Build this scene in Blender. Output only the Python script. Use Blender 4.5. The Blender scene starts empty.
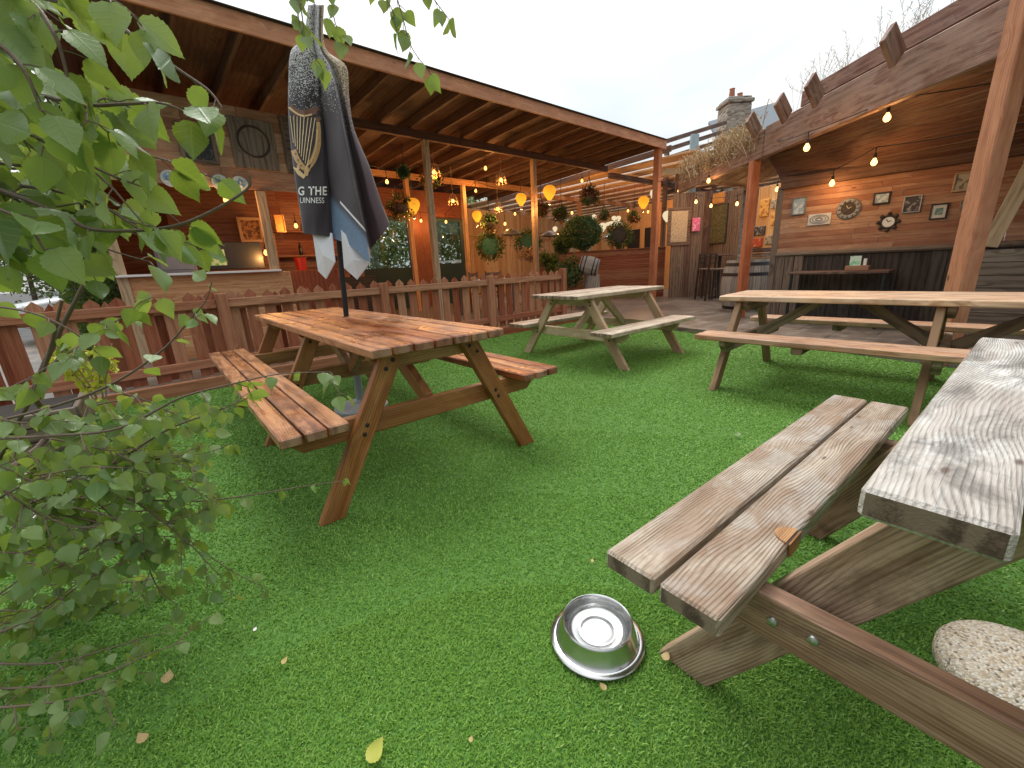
import bpy, math, random
import numpy as np
from mathutils import Vector, Matrix

random.seed(11)
RNG = np.random.default_rng(5)
SC = bpy.context.scene
COL = SC.collection
PI = math.pi
def V(*a):
    return Vector(a if len(a) > 1 else a[0])

# ------------------------------------------------------------------ camera
# world: X runs along the long timber shelter, Y runs towards it, Z is up, metres
CAMZ = 1.065
FPX, PITCH, ROLL, YAW = 416.34, 0.2756, -0.0493, math.radians(41)
def _axes():
    cp, sp = math.cos(PITCH), math.sin(PITCH)
    f = V(0, cp, -sp); u = V(0, sp, cp); x = V(1, 0, 0)
    x2 = math.cos(ROLL)*x + math.sin(ROLL)*u
    u2 = -math.sin(ROLL)*x + math.cos(ROLL)*u
    R = Matrix.Rotation(-YAW, 3, 'Z')
    return R @ x2, R @ u2, R @ f
CX, CU, CF = _axes()
EYE = V(0, 0, CAMZ)
FWD = V(math.sin(YAW), math.cos(YAW), 0)
def ray(px, py):
    return CF + CX*((px-512)/FPX) + CU*((384-py)/FPX)
def onZ(px, py, z):
    d = ray(px, py); return EYE + d*((z-CAMZ)/d.z)
def onY(px, py, y):
    d = ray(px, py); return EYE + d*(y/d.y)
def onX(px, py, x):
    d = ray(px, py); return EYE + d*(x/d.x)
def onD(px, py, dist):
    d = ray(px, py); return EYE + d*(dist/d.dot(FWD))
cam = bpy.data.objects.new('camera', bpy.data.cameras.new('camera'))
COL.objects.link(cam)
cam.matrix_world = Matrix(((CX.x, CU.x, -CF.x, 0), (CX.y, CU.y, -CF.y, 0), (CX.z, CU.z, -CF.z, CAMZ), (0, 0, 0, 1)))
cam.data.sensor_width = 36
cam.data.lens = FPX/1024*36
cam.data.clip_start = 0.02
cam.data.clip_end = 800
SC.camera = cam

# ------------------------------------------------------------------ node helpers
def new_mat(name):
    m = bpy.data.materials.new(name); m.use_nodes = True
    m.node_tree.nodes.clear()
    return m
def N(nt, typ, props=None, **ins):
    n = nt.nodes.new(typ)
    for k, v in (props or {}).items():
        setattr(n, k, v)
    for k, v in ins.items():
        key = int(k[1:]) if (k[0] == 'i' and k[1:].isdigit()) else k.replace('_', ' ')
        s = n.inputs[key]
        if isinstance(v, bpy.types.NodeSocket):
            nt.links.new(v, s)
        else:
            s.default_value = v
    return n
def MA(nt, op, a, b=0.0, c=None, clamp=False):
    n = nt.nodes.new('ShaderNodeMath'); n.operation = op; n.use_clamp = clamp
    for i, v in enumerate((a, b, c)):
        if v is None: continue
        if isinstance(v, bpy.types.NodeSocket): nt.links.new(v, n.inputs[i])
        else: n.inputs[i].default_value = v
    return n.outputs[0]
def c4(c):
    return (c[0], c[1], c[2], 1.0)
def RAMP(nt, fac, stops, interp='LINEAR'):
    n = nt.nodes.new('ShaderNodeValToRGB'); cr = n.color_ramp; cr.interpolation = interp
    while len(cr.elements) < len(stops): cr.elements.new(0.5)
    for e, (p, c) in zip(cr.elements, stops):
        e.position = p; e.color = c4(c) if len(c) == 3 else c
    nt.links.new(fac, n.inputs[0]); return n.outputs[0]
def MIX(nt, fac, a, b, mode='MIX'):
    n = nt.nodes.new('ShaderNodeMix'); n.data_type = 'RGBA'; n.blend_type = mode
    for s, v in ((n.inputs[0], fac), (n.inputs[6], a), (n.inputs[7], b)):
        if isinstance(v, bpy.types.NodeSocket): nt.links.new(v, s)
        elif isinstance(v, (int, float)): s.default_value = v
        else: s.default_value = c4(v)
    return n.outputs[2]
def SMOOTH(nt, x, lo, hi):
    n = nt.nodes.new('ShaderNodeMapRange'); n.interpolation_type = 'SMOOTHSTEP'
    nt.links.new(x, n.inputs[0]); n.inputs[1].default_value = lo; n.inputs[2].default_value = hi
    return n.outputs[0]
def ATTR(nt, name, out='Vector'):
    return N(nt, 'ShaderNodeAttribute', {'attribute_name': name}).outputs[out]
def MAP(nt, vec, scale):
    return N(nt, 'ShaderNodeMapping', i0=vec, Scale=scale).outputs[0]
def NOISE(nt, vec, scale, detail=4, rough=.55, dist=0.0):
    return N(nt, 'ShaderNodeTexNoise', Vector=vec, Scale=scale, Detail=detail, Roughness=rough, Distortion=dist).outputs['Fac']
def OUT(nt, sh):
    o = N(nt, 'ShaderNodeOutputMaterial'); nt.links.new(sh, o.inputs['Surface'])
def PBSDF(nt, **k):
    return N(nt, 'ShaderNodeBsdfPrincipled', **k)

def wood(name, c1, c2, c3, wearc=None, wear=0.0, wscale=2.5, rough=(.45, .75), ring=.3, rfreq=90.0, ramp=10.0, knots=.7,
         bump=.35, tint=.35, knotc=None, spec=.4, lines=None, blotch=None, specks=0.0):
    m = new_mat(name); nt = m.node_tree
    gc = ATTR(nt, 'gc'); rnd = ATTR(nt, 'rnd', 'Fac')
    n1 = NOISE(nt, MAP(nt, gc, (1.0, 9, 9)), 2.4, 5, .6, .5)
    low = NOISE(nt, MAP(nt, gc, (1.6, 6, 6)), 1.3, 2, .5)
    y = N(nt, 'ShaderNodeSeparateXYZ', i0=gc).outputs[1]
    vor = N(nt, 'ShaderNodeTexVoronoi', Vector=MAP(nt, gc, (2.1, 6.5, .6)), Scale=1.0, Randomness=1.0).outputs['Distance']
    kn = MA(nt, 'SUBTRACT', 1.0, SMOOTH(nt, vor, .03, .35))
    arg = MA(nt, 'ADD', MA(nt, 'MULTIPLY', y, rfreq), MA(nt, 'ADD', MA(nt, 'MULTIPLY', low, ramp), MA(nt, 'MULTIPLY', kn, 9.0)))
    rg = MA(nt, 'MULTIPLY_ADD', MA(nt, 'SINE', arg), .5, .5)
    rg = MA(nt, 'POWER', rg, 1.6)
    fine = NOISE(nt, MAP(nt, gc, (5, 260, 260)), 1.0, 3, .6)
    mid = NOISE(nt, MAP(nt, gc, (2.5, 60, 60)), 1.0, 3, .6)
    f = MA(nt, 'ADD', MA(nt, 'MULTIPLY', n1, .5), MA(nt, 'ADD', MA(nt, 'MULTIPLY', rg, ring), MA(nt, 'ADD', MA(nt, 'MULTIPLY', mid, .22), MA(nt, 'MULTIPLY', fine, .28 - .5*(ring-.3)))))
    col = RAMP(nt, f, [(.37, c1), (.50, c2), (.64, c3)])
    if wearc:
        w = NOISE(nt, MAP(nt, gc, (1.0, 2.2, 2.2)), wscale, 6, .65, .6)
        w = MA(nt, 'ADD', w, MA(nt, 'MULTIPLY', MA(nt, 'SUBTRACT', f, .5), .5))
        col = MIX(nt, MA(nt, 'MULTIPLY', SMOOTH(nt, w, .46, .62), wear), col, wearc)
    if blotch:
        bl = NOISE(nt, MAP(nt, gc, (1.0, 1.8, 1.8)), blotch[2], 6, .7, .4)
        col = MIX(nt, MA(nt, 'MULTIPLY', SMOOTH(nt, bl, .48, .64), blotch[1]), col, blotch[0])
    if lines:
        fr, am, stg, lc = lines
        lw = NOISE(nt, MAP(nt, gc, (1.3, 4.2, 4.2)), 1.0, 2, .4)
        la = MA(nt, 'ADD', MA(nt, 'MULTIPLY', y, fr), MA(nt, 'ADD', MA(nt, 'MULTIPLY', lw, am), MA(nt, 'MULTIPLY', kn, 14.0)))
        lv = MA(nt, 'MULTIPLY_ADD', MA(nt, 'SINE', la), .5, .5)
        lv = MA(nt, 'POWER', lv, 2.2)
        fade = MA(nt, 'MULTIPLY_ADD', SMOOTH(nt, NOISE(nt, MAP(nt, gc, (3, 7, 7)), 2.0, 4), .38, .62), .75, .25)
        col = MIX(nt, MA(nt, 'MULTIPLY', MA(nt, 'MULTIPLY', lv, fade), stg), col, lc)
        rg = MA(nt, 'ADD', MA(nt, 'MULTIPLY', rg, .4), MA(nt, 'MULTIPLY', lv, -.8))
    if specks:
        sv = N(nt, 'ShaderNodeTexVoronoi', Vector=MAP(nt, gc, (9, 28, 4)), Scale=1.0)
        ss = N(nt, 'ShaderNodeSeparateColor', i0=sv.outputs['Color']).outputs[0]
        sp = MA(nt, 'MULTIPLY', MA(nt, 'SUBTRACT', 1.0, SMOOTH(nt, sv.outputs['Distance'], .06, .20)), MA(nt, 'GREATER_THAN', ss, .80))
        col = MIX(nt, MA(nt, 'MULTIPLY', sp, specks), col, (.10, .06, .045))
    kd = MA(nt, 'SUBTRACT', 1.0, SMOOTH(nt, vor, .025, .085))
    ks = N(nt, 'ShaderNodeTexVoronoi', Vector=MAP(nt, gc, (2.1, 6.5, .6)), Scale=1.0).outputs['Color']
    ksel = SMOOTH(nt, N(nt, 'ShaderNodeSeparateColor', i0=ks).outputs[0], .45, .5)
    kd = MA(nt, 'MULTIPLY', MA(nt, 'MULTIPLY', kd, ksel), knots)
    col = MIX(nt, kd, col, knotc or [x*.45 for x in c1])
    hs = N(nt, 'ShaderNodeHueSaturation', Color=col, Hue=MA(nt, 'MULTIPLY_ADD', rnd, .02, .49), Value=MA(nt, 'MULTIPLY_ADD', rnd, tint, 1.0-tint*.5), Saturation=MA(nt, 'MULTIPLY_ADD', rnd, -.2, 1.1))
    b = N(nt, 'ShaderNodeBump', Strength=bump, Distance=.004, Height=MA(nt, 'ADD', MA(nt, 'MULTIPLY', rg, .5), MA(nt, 'ADD', fine, mid)))
    rr = N(nt, 'ShaderNodeMapRange', i0=NOISE(nt, gc, 3.5, 4), i1=.35, i2=.65, i3=rough[0], i4=rough[1]).outputs[0]
    p = PBSDF(nt, Base_Color=hs.outputs[0], Roughness=rr, Normal=b.outputs[0])
    p.inputs['Specular IOR Level'].default_value = spec
    OUT(nt, p.outputs[0])
    return m

def plain(name, c, rough=.5, metal=0.0, var=.2, vs=8.0, bump=0.0, bs=60.0, spec=.5, coord='Object', trans=0.0):
    m = new_mat(name); nt = m.node_tree
    tc = N(nt, 'ShaderNodeTexCoord').outputs[coord]
    n = NOISE(nt, tc, vs, 5, .6)
    col = MIX(nt, n, [x*(1-var) for x in c], [min(1, x*(1+var)) for x in c])
    k = dict(Base_Color=col, Roughness=rough, Metallic=metal)
    if bump:
        k['Normal'] = N(nt, 'ShaderNodeBump', Strength=bump, Distance=.01, Height=NOISE(nt, tc, bs, 5, .6)).outputs[0]
    p = PBSDF(nt, **k)
    p.inputs['Specular IOR Level'].default_value = spec
    p.inputs['Transmission Weight'].default_value = trans
    OUT(nt, p.outputs[0]); return m

def emit(name, c, s):
    m = new_mat(name); nt = m.node_tree
    OUT(nt, N(nt, 'ShaderNodeEmission', Color=c4(c), Strength=s).outputs[0]); return m

def leafmat(name, stops, under, trans=.35, rough=.42, vein=True):
    m = new_mat(name); nt = m.node_tree
    rnd = ATTR(nt, 'rnd', 'Fac'); gc = ATTR(nt, 'gc')
    col = RAMP(nt, rnd, stops)
    bmp = None
    if vein:
        s = N(nt, 'ShaderNodeSeparateXYZ', i0=gc)
        av = MA(nt, 'ABSOLUTE', s.outputs[1])
        vv = MA(nt, 'SINE', MA(nt, 'MULTIPLY', MA(nt, 'SUBTRACT', s.outputs[0], MA(nt, 'MULTIPLY', av, .55)), 42.0))
        vv = MA(nt, 'MAXIMUM', SMOOTH(nt, vv, .86, 1.0), MA(nt, 'SUBTRACT', 1.0, SMOOTH(nt, av, .012, .035)))
        col = MIX(nt, MA(nt, 'MULTIPLY', vv, .30), col, (.22, .33, .10))
        spot = NOISE(nt, MA3(nt, gc, rnd), 5.0, 4, .6)
        col = MIX(nt, MA(nt, 'MULTIPLY', SMOOTH(nt, spot, .55, .75), .22), col, (.17, .19, .05))
        bmp = N(nt, 'ShaderNodeBump', Strength=.35, Distance=.002, Height=MA(nt, 'MULTIPLY', vv, -1.0)).outputs[0]
    geo = N(nt, 'ShaderNodeNewGeometry')
    col = MIX(nt, MA(nt, 'MULTIPLY', geo.outputs['Backfacing'], .65), col, under)
    k = dict(Base_Color=col, Roughness=rough)
    if bmp: k['Normal'] = bmp
    p = PBSDF(nt, **k)
    t = N(nt, 'ShaderNodeBsdfTranslucent', Color=MIX(nt, .6, col, (.36, .44, .03)))
    OUT(nt, N(nt, 'ShaderNodeMixShader', i0=trans, i1=p.outputs[0], i2=t.outputs[0]).outputs[0])
    return m
def MA3(nt, v, f):
    return N(nt, 'ShaderNodeVectorMath', {'operation': 'ADD'}, i0=v, i1=N(nt, 'ShaderNodeCombineXYZ', i0=MA(nt, 'MULTIPLY', f, 60.0)).outputs[0]).outputs[0]

# ------------------------------------------------------------------ mesh builder
def frame(u, hint):
    u = V(u).normalized(); h = V(hint)
    v = (h - u*h.dot(u))
    v = v.normalized() if v.length > 1e-6 else u.orthogonal().normalized()
    return u, v, u.cross(v)
class MB:
    def __init__(s):
        s.v = []; s.f = []; s.mi = []; s.sm = []; s.gc = []; s.rn = []
    def add(s, vs, fs, mi=0, sm=False, gc=None, rn=None):
        b = len(s.v); rn = random.random() if rn is None else rn
        s.v += [tuple(p) for p in vs]
        s.f += [tuple(b+i for i in f) for f in fs]
        s.mi += [mi]*len(fs) if isinstance(mi, int) else list(mi)
        s.sm += [sm]*len(fs)
        s.gc += [tuple(g) for g in (gc if gc is not None else vs)]
        s.rn += [rn]*len(vs) if not isinstance(rn, (list, tuple)) else list(rn)
    def box(s, c, u, v, size, bev=.004, mi=0, emi=None, rn=None):
        """chamfered box; u length direction, v width direction, size (L, W, T)"""
        u, v, w = frame(u, v); c = V(c); h = [x/2 for x in size]; bev = min(bev, min(h)*.45)
        r = random.random() if rn is None else rn
        off = V(r*53.7 % 17, r*91.3 % 13, r*31.1 % 7)
        vs = []; idx = {}; gc = []
        for sx in (-1, 1):
            for sy in (-1, 1):
                for sz in (-1, 1):
                    for k in range(3):
                        l = [sx*h[0], sy*h[1], sz*h[2]]
                        for j in range(3):
                            if j != k: l[j] -= (sx, sy, sz)[j]*bev
                        idx[(sx, sy, sz, k)] = len(vs)
                        vs.append(c + u*l[0] + v*l[1] + w*l[2]); gc.append(V(l)+off)
        fs = []; mis = []
        def sg(k, a, b, cc):
            l = [0, 0, 0]; l[k] = a; l[(k+1) % 3] = b; l[(k+2) % 3] = cc; return tuple(l)
        for k in range(3):
            for a in (-1, 1):
                q = [sg(k, a, -1, -1)+(k,), sg(k, a, 1, -1)+(k,), sg(k, a, 1, 1)+(k,), sg(k, a, -1, 1)+(k,)]
                if a < 0: q.reverse()
                fs.append([idx[t] for t in q]); mis.append(emi if (emi is not None and k == 0) else mi)
        for k in range(3):  # edges along axis k
            i, j = (k+1) % 3, (k+2) % 3
            for a in (-1, 1):
                for b in (-1, 1):
                    p0 = sg(k, -1, a, b); p1 = sg(k, 1, a, b)
                    q = [p0+(i,), p1+(i,), p1+(j,), p0+(j,)]
                    if a*b > 0: q.reverse()
                    fs.append([idx[t] for t in q]); mis.append(mi)
        for sx in (-1, 1):
            for sy in (-1, 1):
                for sz in (-1, 1):
                    q = [(sx, sy, sz, 0), (sx, sy, sz, 1), (sx, sy, sz, 2)]
                    if sx*sy*sz < 0: q.reverse()
                    fs.append([idx[t] for t in q]); mis.append(mi)
        s.add(vs, fs, mis, False, gc, r)
    def bar(s, p0, p1, wdir, W, T, bev=.004, mi=0, emi=None, rn=None):
        p0, p1 = V(p0), V(p1)
        s.box((p0+p1)/2, p1-p0, wdir, ((p1-p0).length, W, T), bev, mi, emi, rn)
    def prism(s, pts, n, t, grain=None, mi=0, rn=None):
        """polygon pts (3D, planar) extruded by vector n*t, centred"""
        n = V(n).normalized(); pts = [V(p) for p in pts]
        r = random.random() if rn is None else rn
        g = V(grain) if grain is not None else (pts[1]-pts[0])
        gu, gv, gw = frame(g, n.cross(g))
        off = V(r*53.7 % 17, r*91.3 % 13, r*31.1 % 7)
        k = len(pts)
        nn = V(0, 0, 0)
        for i in range(k):
            nn += pts[i].cross(pts[(i+1) % k])
        if nn.dot(n) < 0: pts.reverse()
        vs = [p + n*t/2 for p in pts] + [p - n*t/2 for p in pts]
        fs = [list(range(k)), list(range(2*k-1, k-1, -1))]
        for i in range(k):
            j = (i+1) % k
            fs.append([i, k+i, k+j, j])
        s.add(vs, fs, mi, False, [V(p.dot(gu), p.dot(gv), p.dot(gw))+off for p in vs], r)
    def tube(s, pts, rad, n=8, mi=0, cap=True, rn=None):
        pts = [V(p) for p in pts]; k = len(pts)
        rad = [rad]*k if isinstance(rad, (int, float)) else rad
        up = None; vs = []; gc = []; L = 0
        for i, p in enumerate(pts):
            d = (pts[min(i+1, k-1)]-pts[max(i-1, 0)]).normalized()
            if up is None: up = d.orthogonal().normalized()
            up = (up - d*up.dot(d)); up = up.normalized() if up.length > 1e-6 else d.orthogonal().normalized()
            w = d.cross(up)
            if i: L += (p-pts[i-1]).length
            for a in range(n):
                t = 2*PI*a/n
                vs.append(p + (up*math.cos(t)+w*math.sin(t))*rad[i]); gc.append((L, rad[i]*t, 0))
        fs = []
        for i in range(k-1):
            for a in range(n):
                b = (a+1) % n
                fs.append([i*n+a, i*n+b, (i+1)*n+b, (i+1)*n+a])
        if cap:
            fs.append(list(range(n-1, -1, -1))); fs.append([(k-1)*n+a for a in range(n)])
        s.add(vs, fs, mi, True, gc, rn)
    def lathe(s, prof, o=(0, 0, 0), n=32, mi=0, axis=(0, 0, 1), rn=None):
        """prof list of (r, z); outward normals when z rises"""
        o = V(o); ax, e1, e2 = frame(axis, (1, .013, .007))
        vs = []; fs = []; gc = []; k = len(prof)
        for r, z in prof:
            for a in range(n):
                t = 2*PI*a/n
                vs.append(o + ax*z + (e1*math.cos(t)+e2*math.sin(t))*max(r, 1e-5)); gc.append((z, max(r, .02)*t, r))
        for i in range(k-1):
            for a in range(n):
                b = (a+1) % n
                fs.append([i*n+a, i*n+b, (i+1)*n+b, (i+1)*n+a])
        s.add(vs, fs, mi, True, gc, rn)
    def ball(s, c, r, n=12, mi=0, sz=1.0, rn=None):
        s.lathe([(r*math.sin(PI*i/n), -r*sz*math.cos(PI*i/n)) for i in range(n+1)], c, 2*n, mi, rn=rn)
    def quad(s, a, b, c, d, mi=0, rn=None, gc=None):
        s.add([a, b, c, d], [(0, 1, 2, 3)], mi, False, gc, rn)
    def build(s, name, mats, parent=None, local=False, bevel=0, sharp=35):
        me = bpy.data.meshes.new(name)
        off = V(parent.location) if (parent is not None and not local) else V(0, 0, 0)
        if parent is not None and parent.parent is not None and not local:
            off = off + V(parent.parent.location)
        me.from_pydata([tuple(V(p)-off) for p in s.v], [], s.f)
        mats = mats if isinstance(mats, (list, tuple)) else [mats]
        for m in mats: me.materials.append(m)
        me.polygons.foreach_set('material_index', s.mi)
        me.polygons.foreach_set('use_smooth', s.sm)
        a = me.attributes.new('gc', 'FLOAT_VECTOR', 'POINT'); a.data.foreach_set('vector', [x for g in s.gc for x in g])
        a = me.attributes.new('rnd', 'FLOAT', 'POINT'); a.data.foreach_set('value', s.rn)
        if any(s.sm):
            me.set_sharp_from_angle(angle=math.radians(sharp))
        o = bpy.data.objects.new(name, me); COL.objects.link(o)
        if parent is not None: o.parent = parent
        if bevel:
            b = o.modifiers.new('bevel', 'BEVEL'); b.width = bevel; b.segments = 1; b.limit_method = 'ANGLE'; b.angle_limit = .6
        return o
def tag(o, label, cat, group=None, kind=None):
    if label: o['label'] = label
    if cat: o['category'] = cat
    if group: o['group'] = group
    if kind: o['kind'] = kind
    return o
def thing(name, label, cat, loc=(0, 0, 0), rz=0, group=None):
    o = bpy.data.objects.new(name, None); COL.objects.link(o)
    o.empty_display_size = .1
    o.location = loc; o.rotation_euler = (0, 0, rz)
    return tag(o, label, cat, group)
def copy_tree(o, parent=None):
    c = o.copy(); COL.objects.link(c)
    if parent is not None: c.parent = parent
    for ch in list(o.children): copy_tree(ch, c)
    return c
def structure(o):
    o['kind'] = 'structure'; return o

# ------------------------------------------------------------------ materials
M = {}
M['t1_top'] = wood('wet_stained_wood', (.070, .017, .006), (.225, .066, .021), (.38, .138, .052), (.42, .20, .105), .12, 2.0, (.22, .46), ring=.25, tint=.6, spec=.55, lines=(620., 60., .55, (.07, .02, .008)), blotch=((.08, .02, .007), .75, 3.4))
M['t1_leg'] = wood('stained_leg_wood', (.17, .066, .022), (.33, .145, .052), (.46, .235, .095), (.12, .045, .018), .4, 1.6, (.35, .6), ring=.2, tint=.3, lines=(520., 34., .55, (.12, .042, .014)))
M['t1_end'] = wood('stained_end_grain', (.07, .028, .014), (.17, .075, .04), (.27, .14, .08), rough=(.5, .8), ring=.2)
M['t2_top'] = wood('bleached_wood', (.21, .145, .095), (.44, .335, .24), (.62, .505, .39), (.24, .14, .08), .45, 2.4, (.4, .7), ring=.2, tint=.3, lines=(620., 60., .5, (.15, .095, .06)), blotch=((.22, .145, .095), .55, 3.0))
M['t2_leg'] = wood('pale_leg_wood', (.30, .19, .10), (.51, .355, .205), (.65, .49, .315), (.24, .16, .09), .45, 2.0, (.5, .75), ring=.2, lines=(520., 34., .4, (.24, .14, .075)))
M['t2_dark'] = wood('dark_weathered_wood', (.06, .040, .027), (.14, .090, .058), (.24, .16, .105), rough=(.5, .8))
M['t3_top'] = wood('honey_wood', (.27, .125, .06), (.48, .26, .14), (.66, .42, .26), (.36, .28, .22), .40, 2.0, (.3, .55), ring=.2, tint=.4, lines=(620., 60., .5, (.20, .085, .04)), blotch=((.24, .12, .065), .5, 3.0))
M['t3_leg'] = wood('honey_leg_wood', (.13, .066, .03), (.26, .145, .072), (.37, .23, .12), (.10, .06, .03), .4, 1.7, (.5, .75), ring=.2, lines=(520., 34., .5, (.10, .05, .024)))
M['t4_top'] = wood('silver_grey_wood', (.21, .198, .178), (.46, .445, .415), (.74, .73, .69), (.25, .175, .125), .5, 2.4, (.36, .62), ring=.12, bump=.8, knots=.9, tint=.15, lines=(980., 170., .46, (.115, .105, .092)), blotch=((.15, .14, .126), .8, 3.8), specks=.9)
M['t4_seat'] = wood('greyed_brown_wood', (.13, .080, .050), (.285, .20, .138), (.46, .375, .295), (.20, .095, .048), .65, 2.4, (.38, .65), ring=.12, bump=.8, knots=1.0, tint=.22, lines=(900., 150., .55, (.075, .046, .03)), blotch=((.43, .40, .36), .6, 3.2), specks=.9)
M['t4_leg'] = wood('brown_weathered_wood', (.095, .046, .026), (.215, .115, .066), (.33, .20, .125), (.40, .30, .22), .25, 2.2, (.45, .75), ring=.15, lines=(700., 90., .5, (.065, .03, .016)), blotch=((.085, .040, .022), .65, 2.6))
M['t4_end'] = wood('dark_end_grain', (.035, .021, .014), (.085, .053, .036), (.18, .125, .088), rough=(.6, .9), ring=.3)
M['fresh'] = wood('fresh_split_wood', (.16, .055, .018), (.33, .135, .042), (.45, .215, .08), rough=(.5, .7), ring=.3, lines=(1500., 60., .6, (.12, .04, .015)), knots=0)
M['fence'] = wood('red_brown_fence_wood', (.16, .050, .022), (.29, .098, .045), (.39, .155, .08), (.33, .145, .08), .3, 2.0, (.5, .75), ring=.15, bump=.3, tint=.5, knots=.6, lines=(360., 30., .4, (.14, .042, .018)))
M['beam'] = wood('red_brown_beam_wood', (.065, .024, .014), (.125, .050, .030), (.20, .088, .055), (.36, .25, .19), .30, 2.8, (.5, .75), ring=.15, tint=.25, knots=.4, lines=(420., 36., .5, (.055, .02, .012)))
M['post'] = wood('orange_brown_post_wood', (.24, .066, .028), (.39, .128, .058), (.49, .195, .098), (.29, .095, .045), .3, 1.6, (.55, .75), ring=.18, tint=.15, knots=.9, lines=(360., 30., .35, (.22, .065, .03)), spec=.25)
M['fascia'] = wood('orange_fascia_wood', (.33, .12, .055), (.53, .22, .105), (.66, .32, .17), (.28, .10, .05), .45, 2.0, (.5, .75), ring=.15, tint=.2, lines=(360., 30., .45, (.25, .085, .04)))
M['deckroof'] = wood('brown_roof_wood', (.038, .018, .011), (.085, .040, .024), (.135, .068, .042), rough=(.6, .8), ring=.15, tint=.4, knots=.3)
M['tanpost'] = wood('tan_post_wood', (.20, .12, .06), (.36, .235, .13), (.47, .33, .20), rough=(.5, .75), ring=.25, tint=.2)
M['hut'] = wood('hut_cladding_wood', (.24, .115, .06), (.40, .21, .12), (.52, .31, .19), (.26, .12, .06), .45, 2.2, (.5, .75), ring=.15, tint=.4, knots=.8, lines=(420., 36., .5, (.17, .075, .04)))
M['huto'] = wood('orange_hut_wood', (.33, .14, .052), (.52, .26, .11), (.64, .37, .185), rough=(.45, .7), ring=.15, tint=.3, knots=1.0, lines=(420., 36., .45, (.27, .105, .038)))
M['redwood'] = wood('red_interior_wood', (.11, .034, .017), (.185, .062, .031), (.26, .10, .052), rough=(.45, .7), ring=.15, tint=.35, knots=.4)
M['wallw'] = wood('plank_wall_wood', (.20, .085, .045), (.34, .165, .092), (.45, .24, .145), (.24, .11, .06), .45, 2.4, (.5, .75), ring=.15, tint=.42, knots=1.0, lines=(420., 36., .5, (.15, .062, .035)))
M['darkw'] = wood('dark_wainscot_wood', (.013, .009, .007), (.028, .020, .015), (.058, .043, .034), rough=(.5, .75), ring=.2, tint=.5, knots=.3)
M['greyw'] = wood('grey_brown_wood', (.055, .041, .030), (.118, .088, .064), (.20, .155, .118), rough=(.5, .8), ring=.25, tint=.4, knots=.5)
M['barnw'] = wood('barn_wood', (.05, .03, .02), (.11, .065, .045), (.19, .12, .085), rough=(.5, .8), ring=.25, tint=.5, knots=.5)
M['amberw'] = wood('amber_fence_wood', (.36, .16, .05), (.52, .27, .095), (.62, .36, .15), rough=(.5, .75), ring=.2, tint=.35, knots=.5)
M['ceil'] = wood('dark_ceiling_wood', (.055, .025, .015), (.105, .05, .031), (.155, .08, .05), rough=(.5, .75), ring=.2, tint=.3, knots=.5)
M['barrel'] = wood('barrel_wood', (.10, .08, .065), (.20, .165, .135), (.31, .265, .225), rough=(.5, .75), ring=.2, tint=.4, knots=.2)
M['black'] = plain('black_paint', (.015, .015, .016), .45)
M['blackmetal'] = plain('dark_metal', (.03, .03, .032), .4, .6)
M['dgreen'] = plain('dark_green_paint', (.012, .035, .026), .4)
M['grey'] = plain('grey_paint', (.22, .23, .25), .5)
M['white'] = plain('white_paint', (.78, .78, .76), .5, var=.05)
M['cream'] = plain('cream_card', (.62, .55, .40), .7, var=.25, vs=14)
M['sleeve'] = plain('grey_sleeve', (.27, .29, .31), .5)
M['galv'] = plain('galvanised_bolt', (.42, .42, .40), .38, .9, var=.3, vs=60)
M['pewter'] = plain('pewter', (.28, .27, .25), .45, .7, var=.4, vs=30)
M['orangelit'] = plain('orange_print', (.70, .32, .07), .6, var=.4, vs=12)
M['red'] = plain('red_plastic', (.6, .03, .02), .4)
M['pink'] = plain('pink_print', (.72, .16, .30), .6)
M['blue'] = plain('blue_grey_print', (.22, .33, .48), .6, var=.4, vs=14)
M['greenprint'] = plain('green_print', (.28, .55, .30), .6, var=.5, vs=14)
M['clay'] = plain('clay_pot', (.45, .17, .09), .7)
M['bark'] = plain('twig_bark', (.13, .085, .06), .7, var=.35, vs=40, bump=.3, bs=120)
M['barkpale'] = plain('young_stem', (.22, .17, .10), .65, var=.3, vs=40)
M['rope'] = plain('cable_black', (.012, .012, .012), .6)
M['bulb'] = emit('bulb_glow', (1.0, .44, .095), 4.2)
M['bulbw'] = emit('bulb_glow_white', (1.0, .52, .16), 4.2)
def lanternm(name, c, e):
    m = new_mat(name); nt = m.node_tree; g = N(nt, 'ShaderNodeSeparateXYZ', i0=ATTR(nt, 'gc'))
    rib = MA(nt, 'MULTIPLY_ADD', MA(nt, 'SINE', MA(nt, 'MULTIPLY', g.outputs[1], 70.0)), .12, .88)
    n = MA(nt, 'MULTIPLY_ADD', NOISE(nt, ATTR(nt, 'gc'), 9.0, 3), .7, .55)
    glow = MA(nt, 'MULTIPLY', MA(nt, 'MULTIPLY', rib, n), SMOOTH(nt, g.outputs[0], .30, -.22))  # light of the inner bulb painted as emission, strongest low on the shade
    em = N(nt, 'ShaderNodeEmission', Color=c4(c), Strength=MA(nt, 'MULTIPLY_ADD', glow, e, e*.35))
    d = N(nt, 'ShaderNodeBsdfDiffuse', Color=c4([min(1, x*.6) for x in c]))
    OUT(nt, N(nt, 'ShaderNodeAddShader', i0=em.outputs[0], i1=d.outputs[0]).outputs[0]); return m
M['lanterny'] = lanternm('yellow_lantern_glow', (1.0, .40, .028), .95)
M['lanternw'] = emit('white_lantern_glow', (1.0, .80, .50), .75)
M['screen'] = emit('green_screen_glow', (.25, .75, .22), .7)

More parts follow.
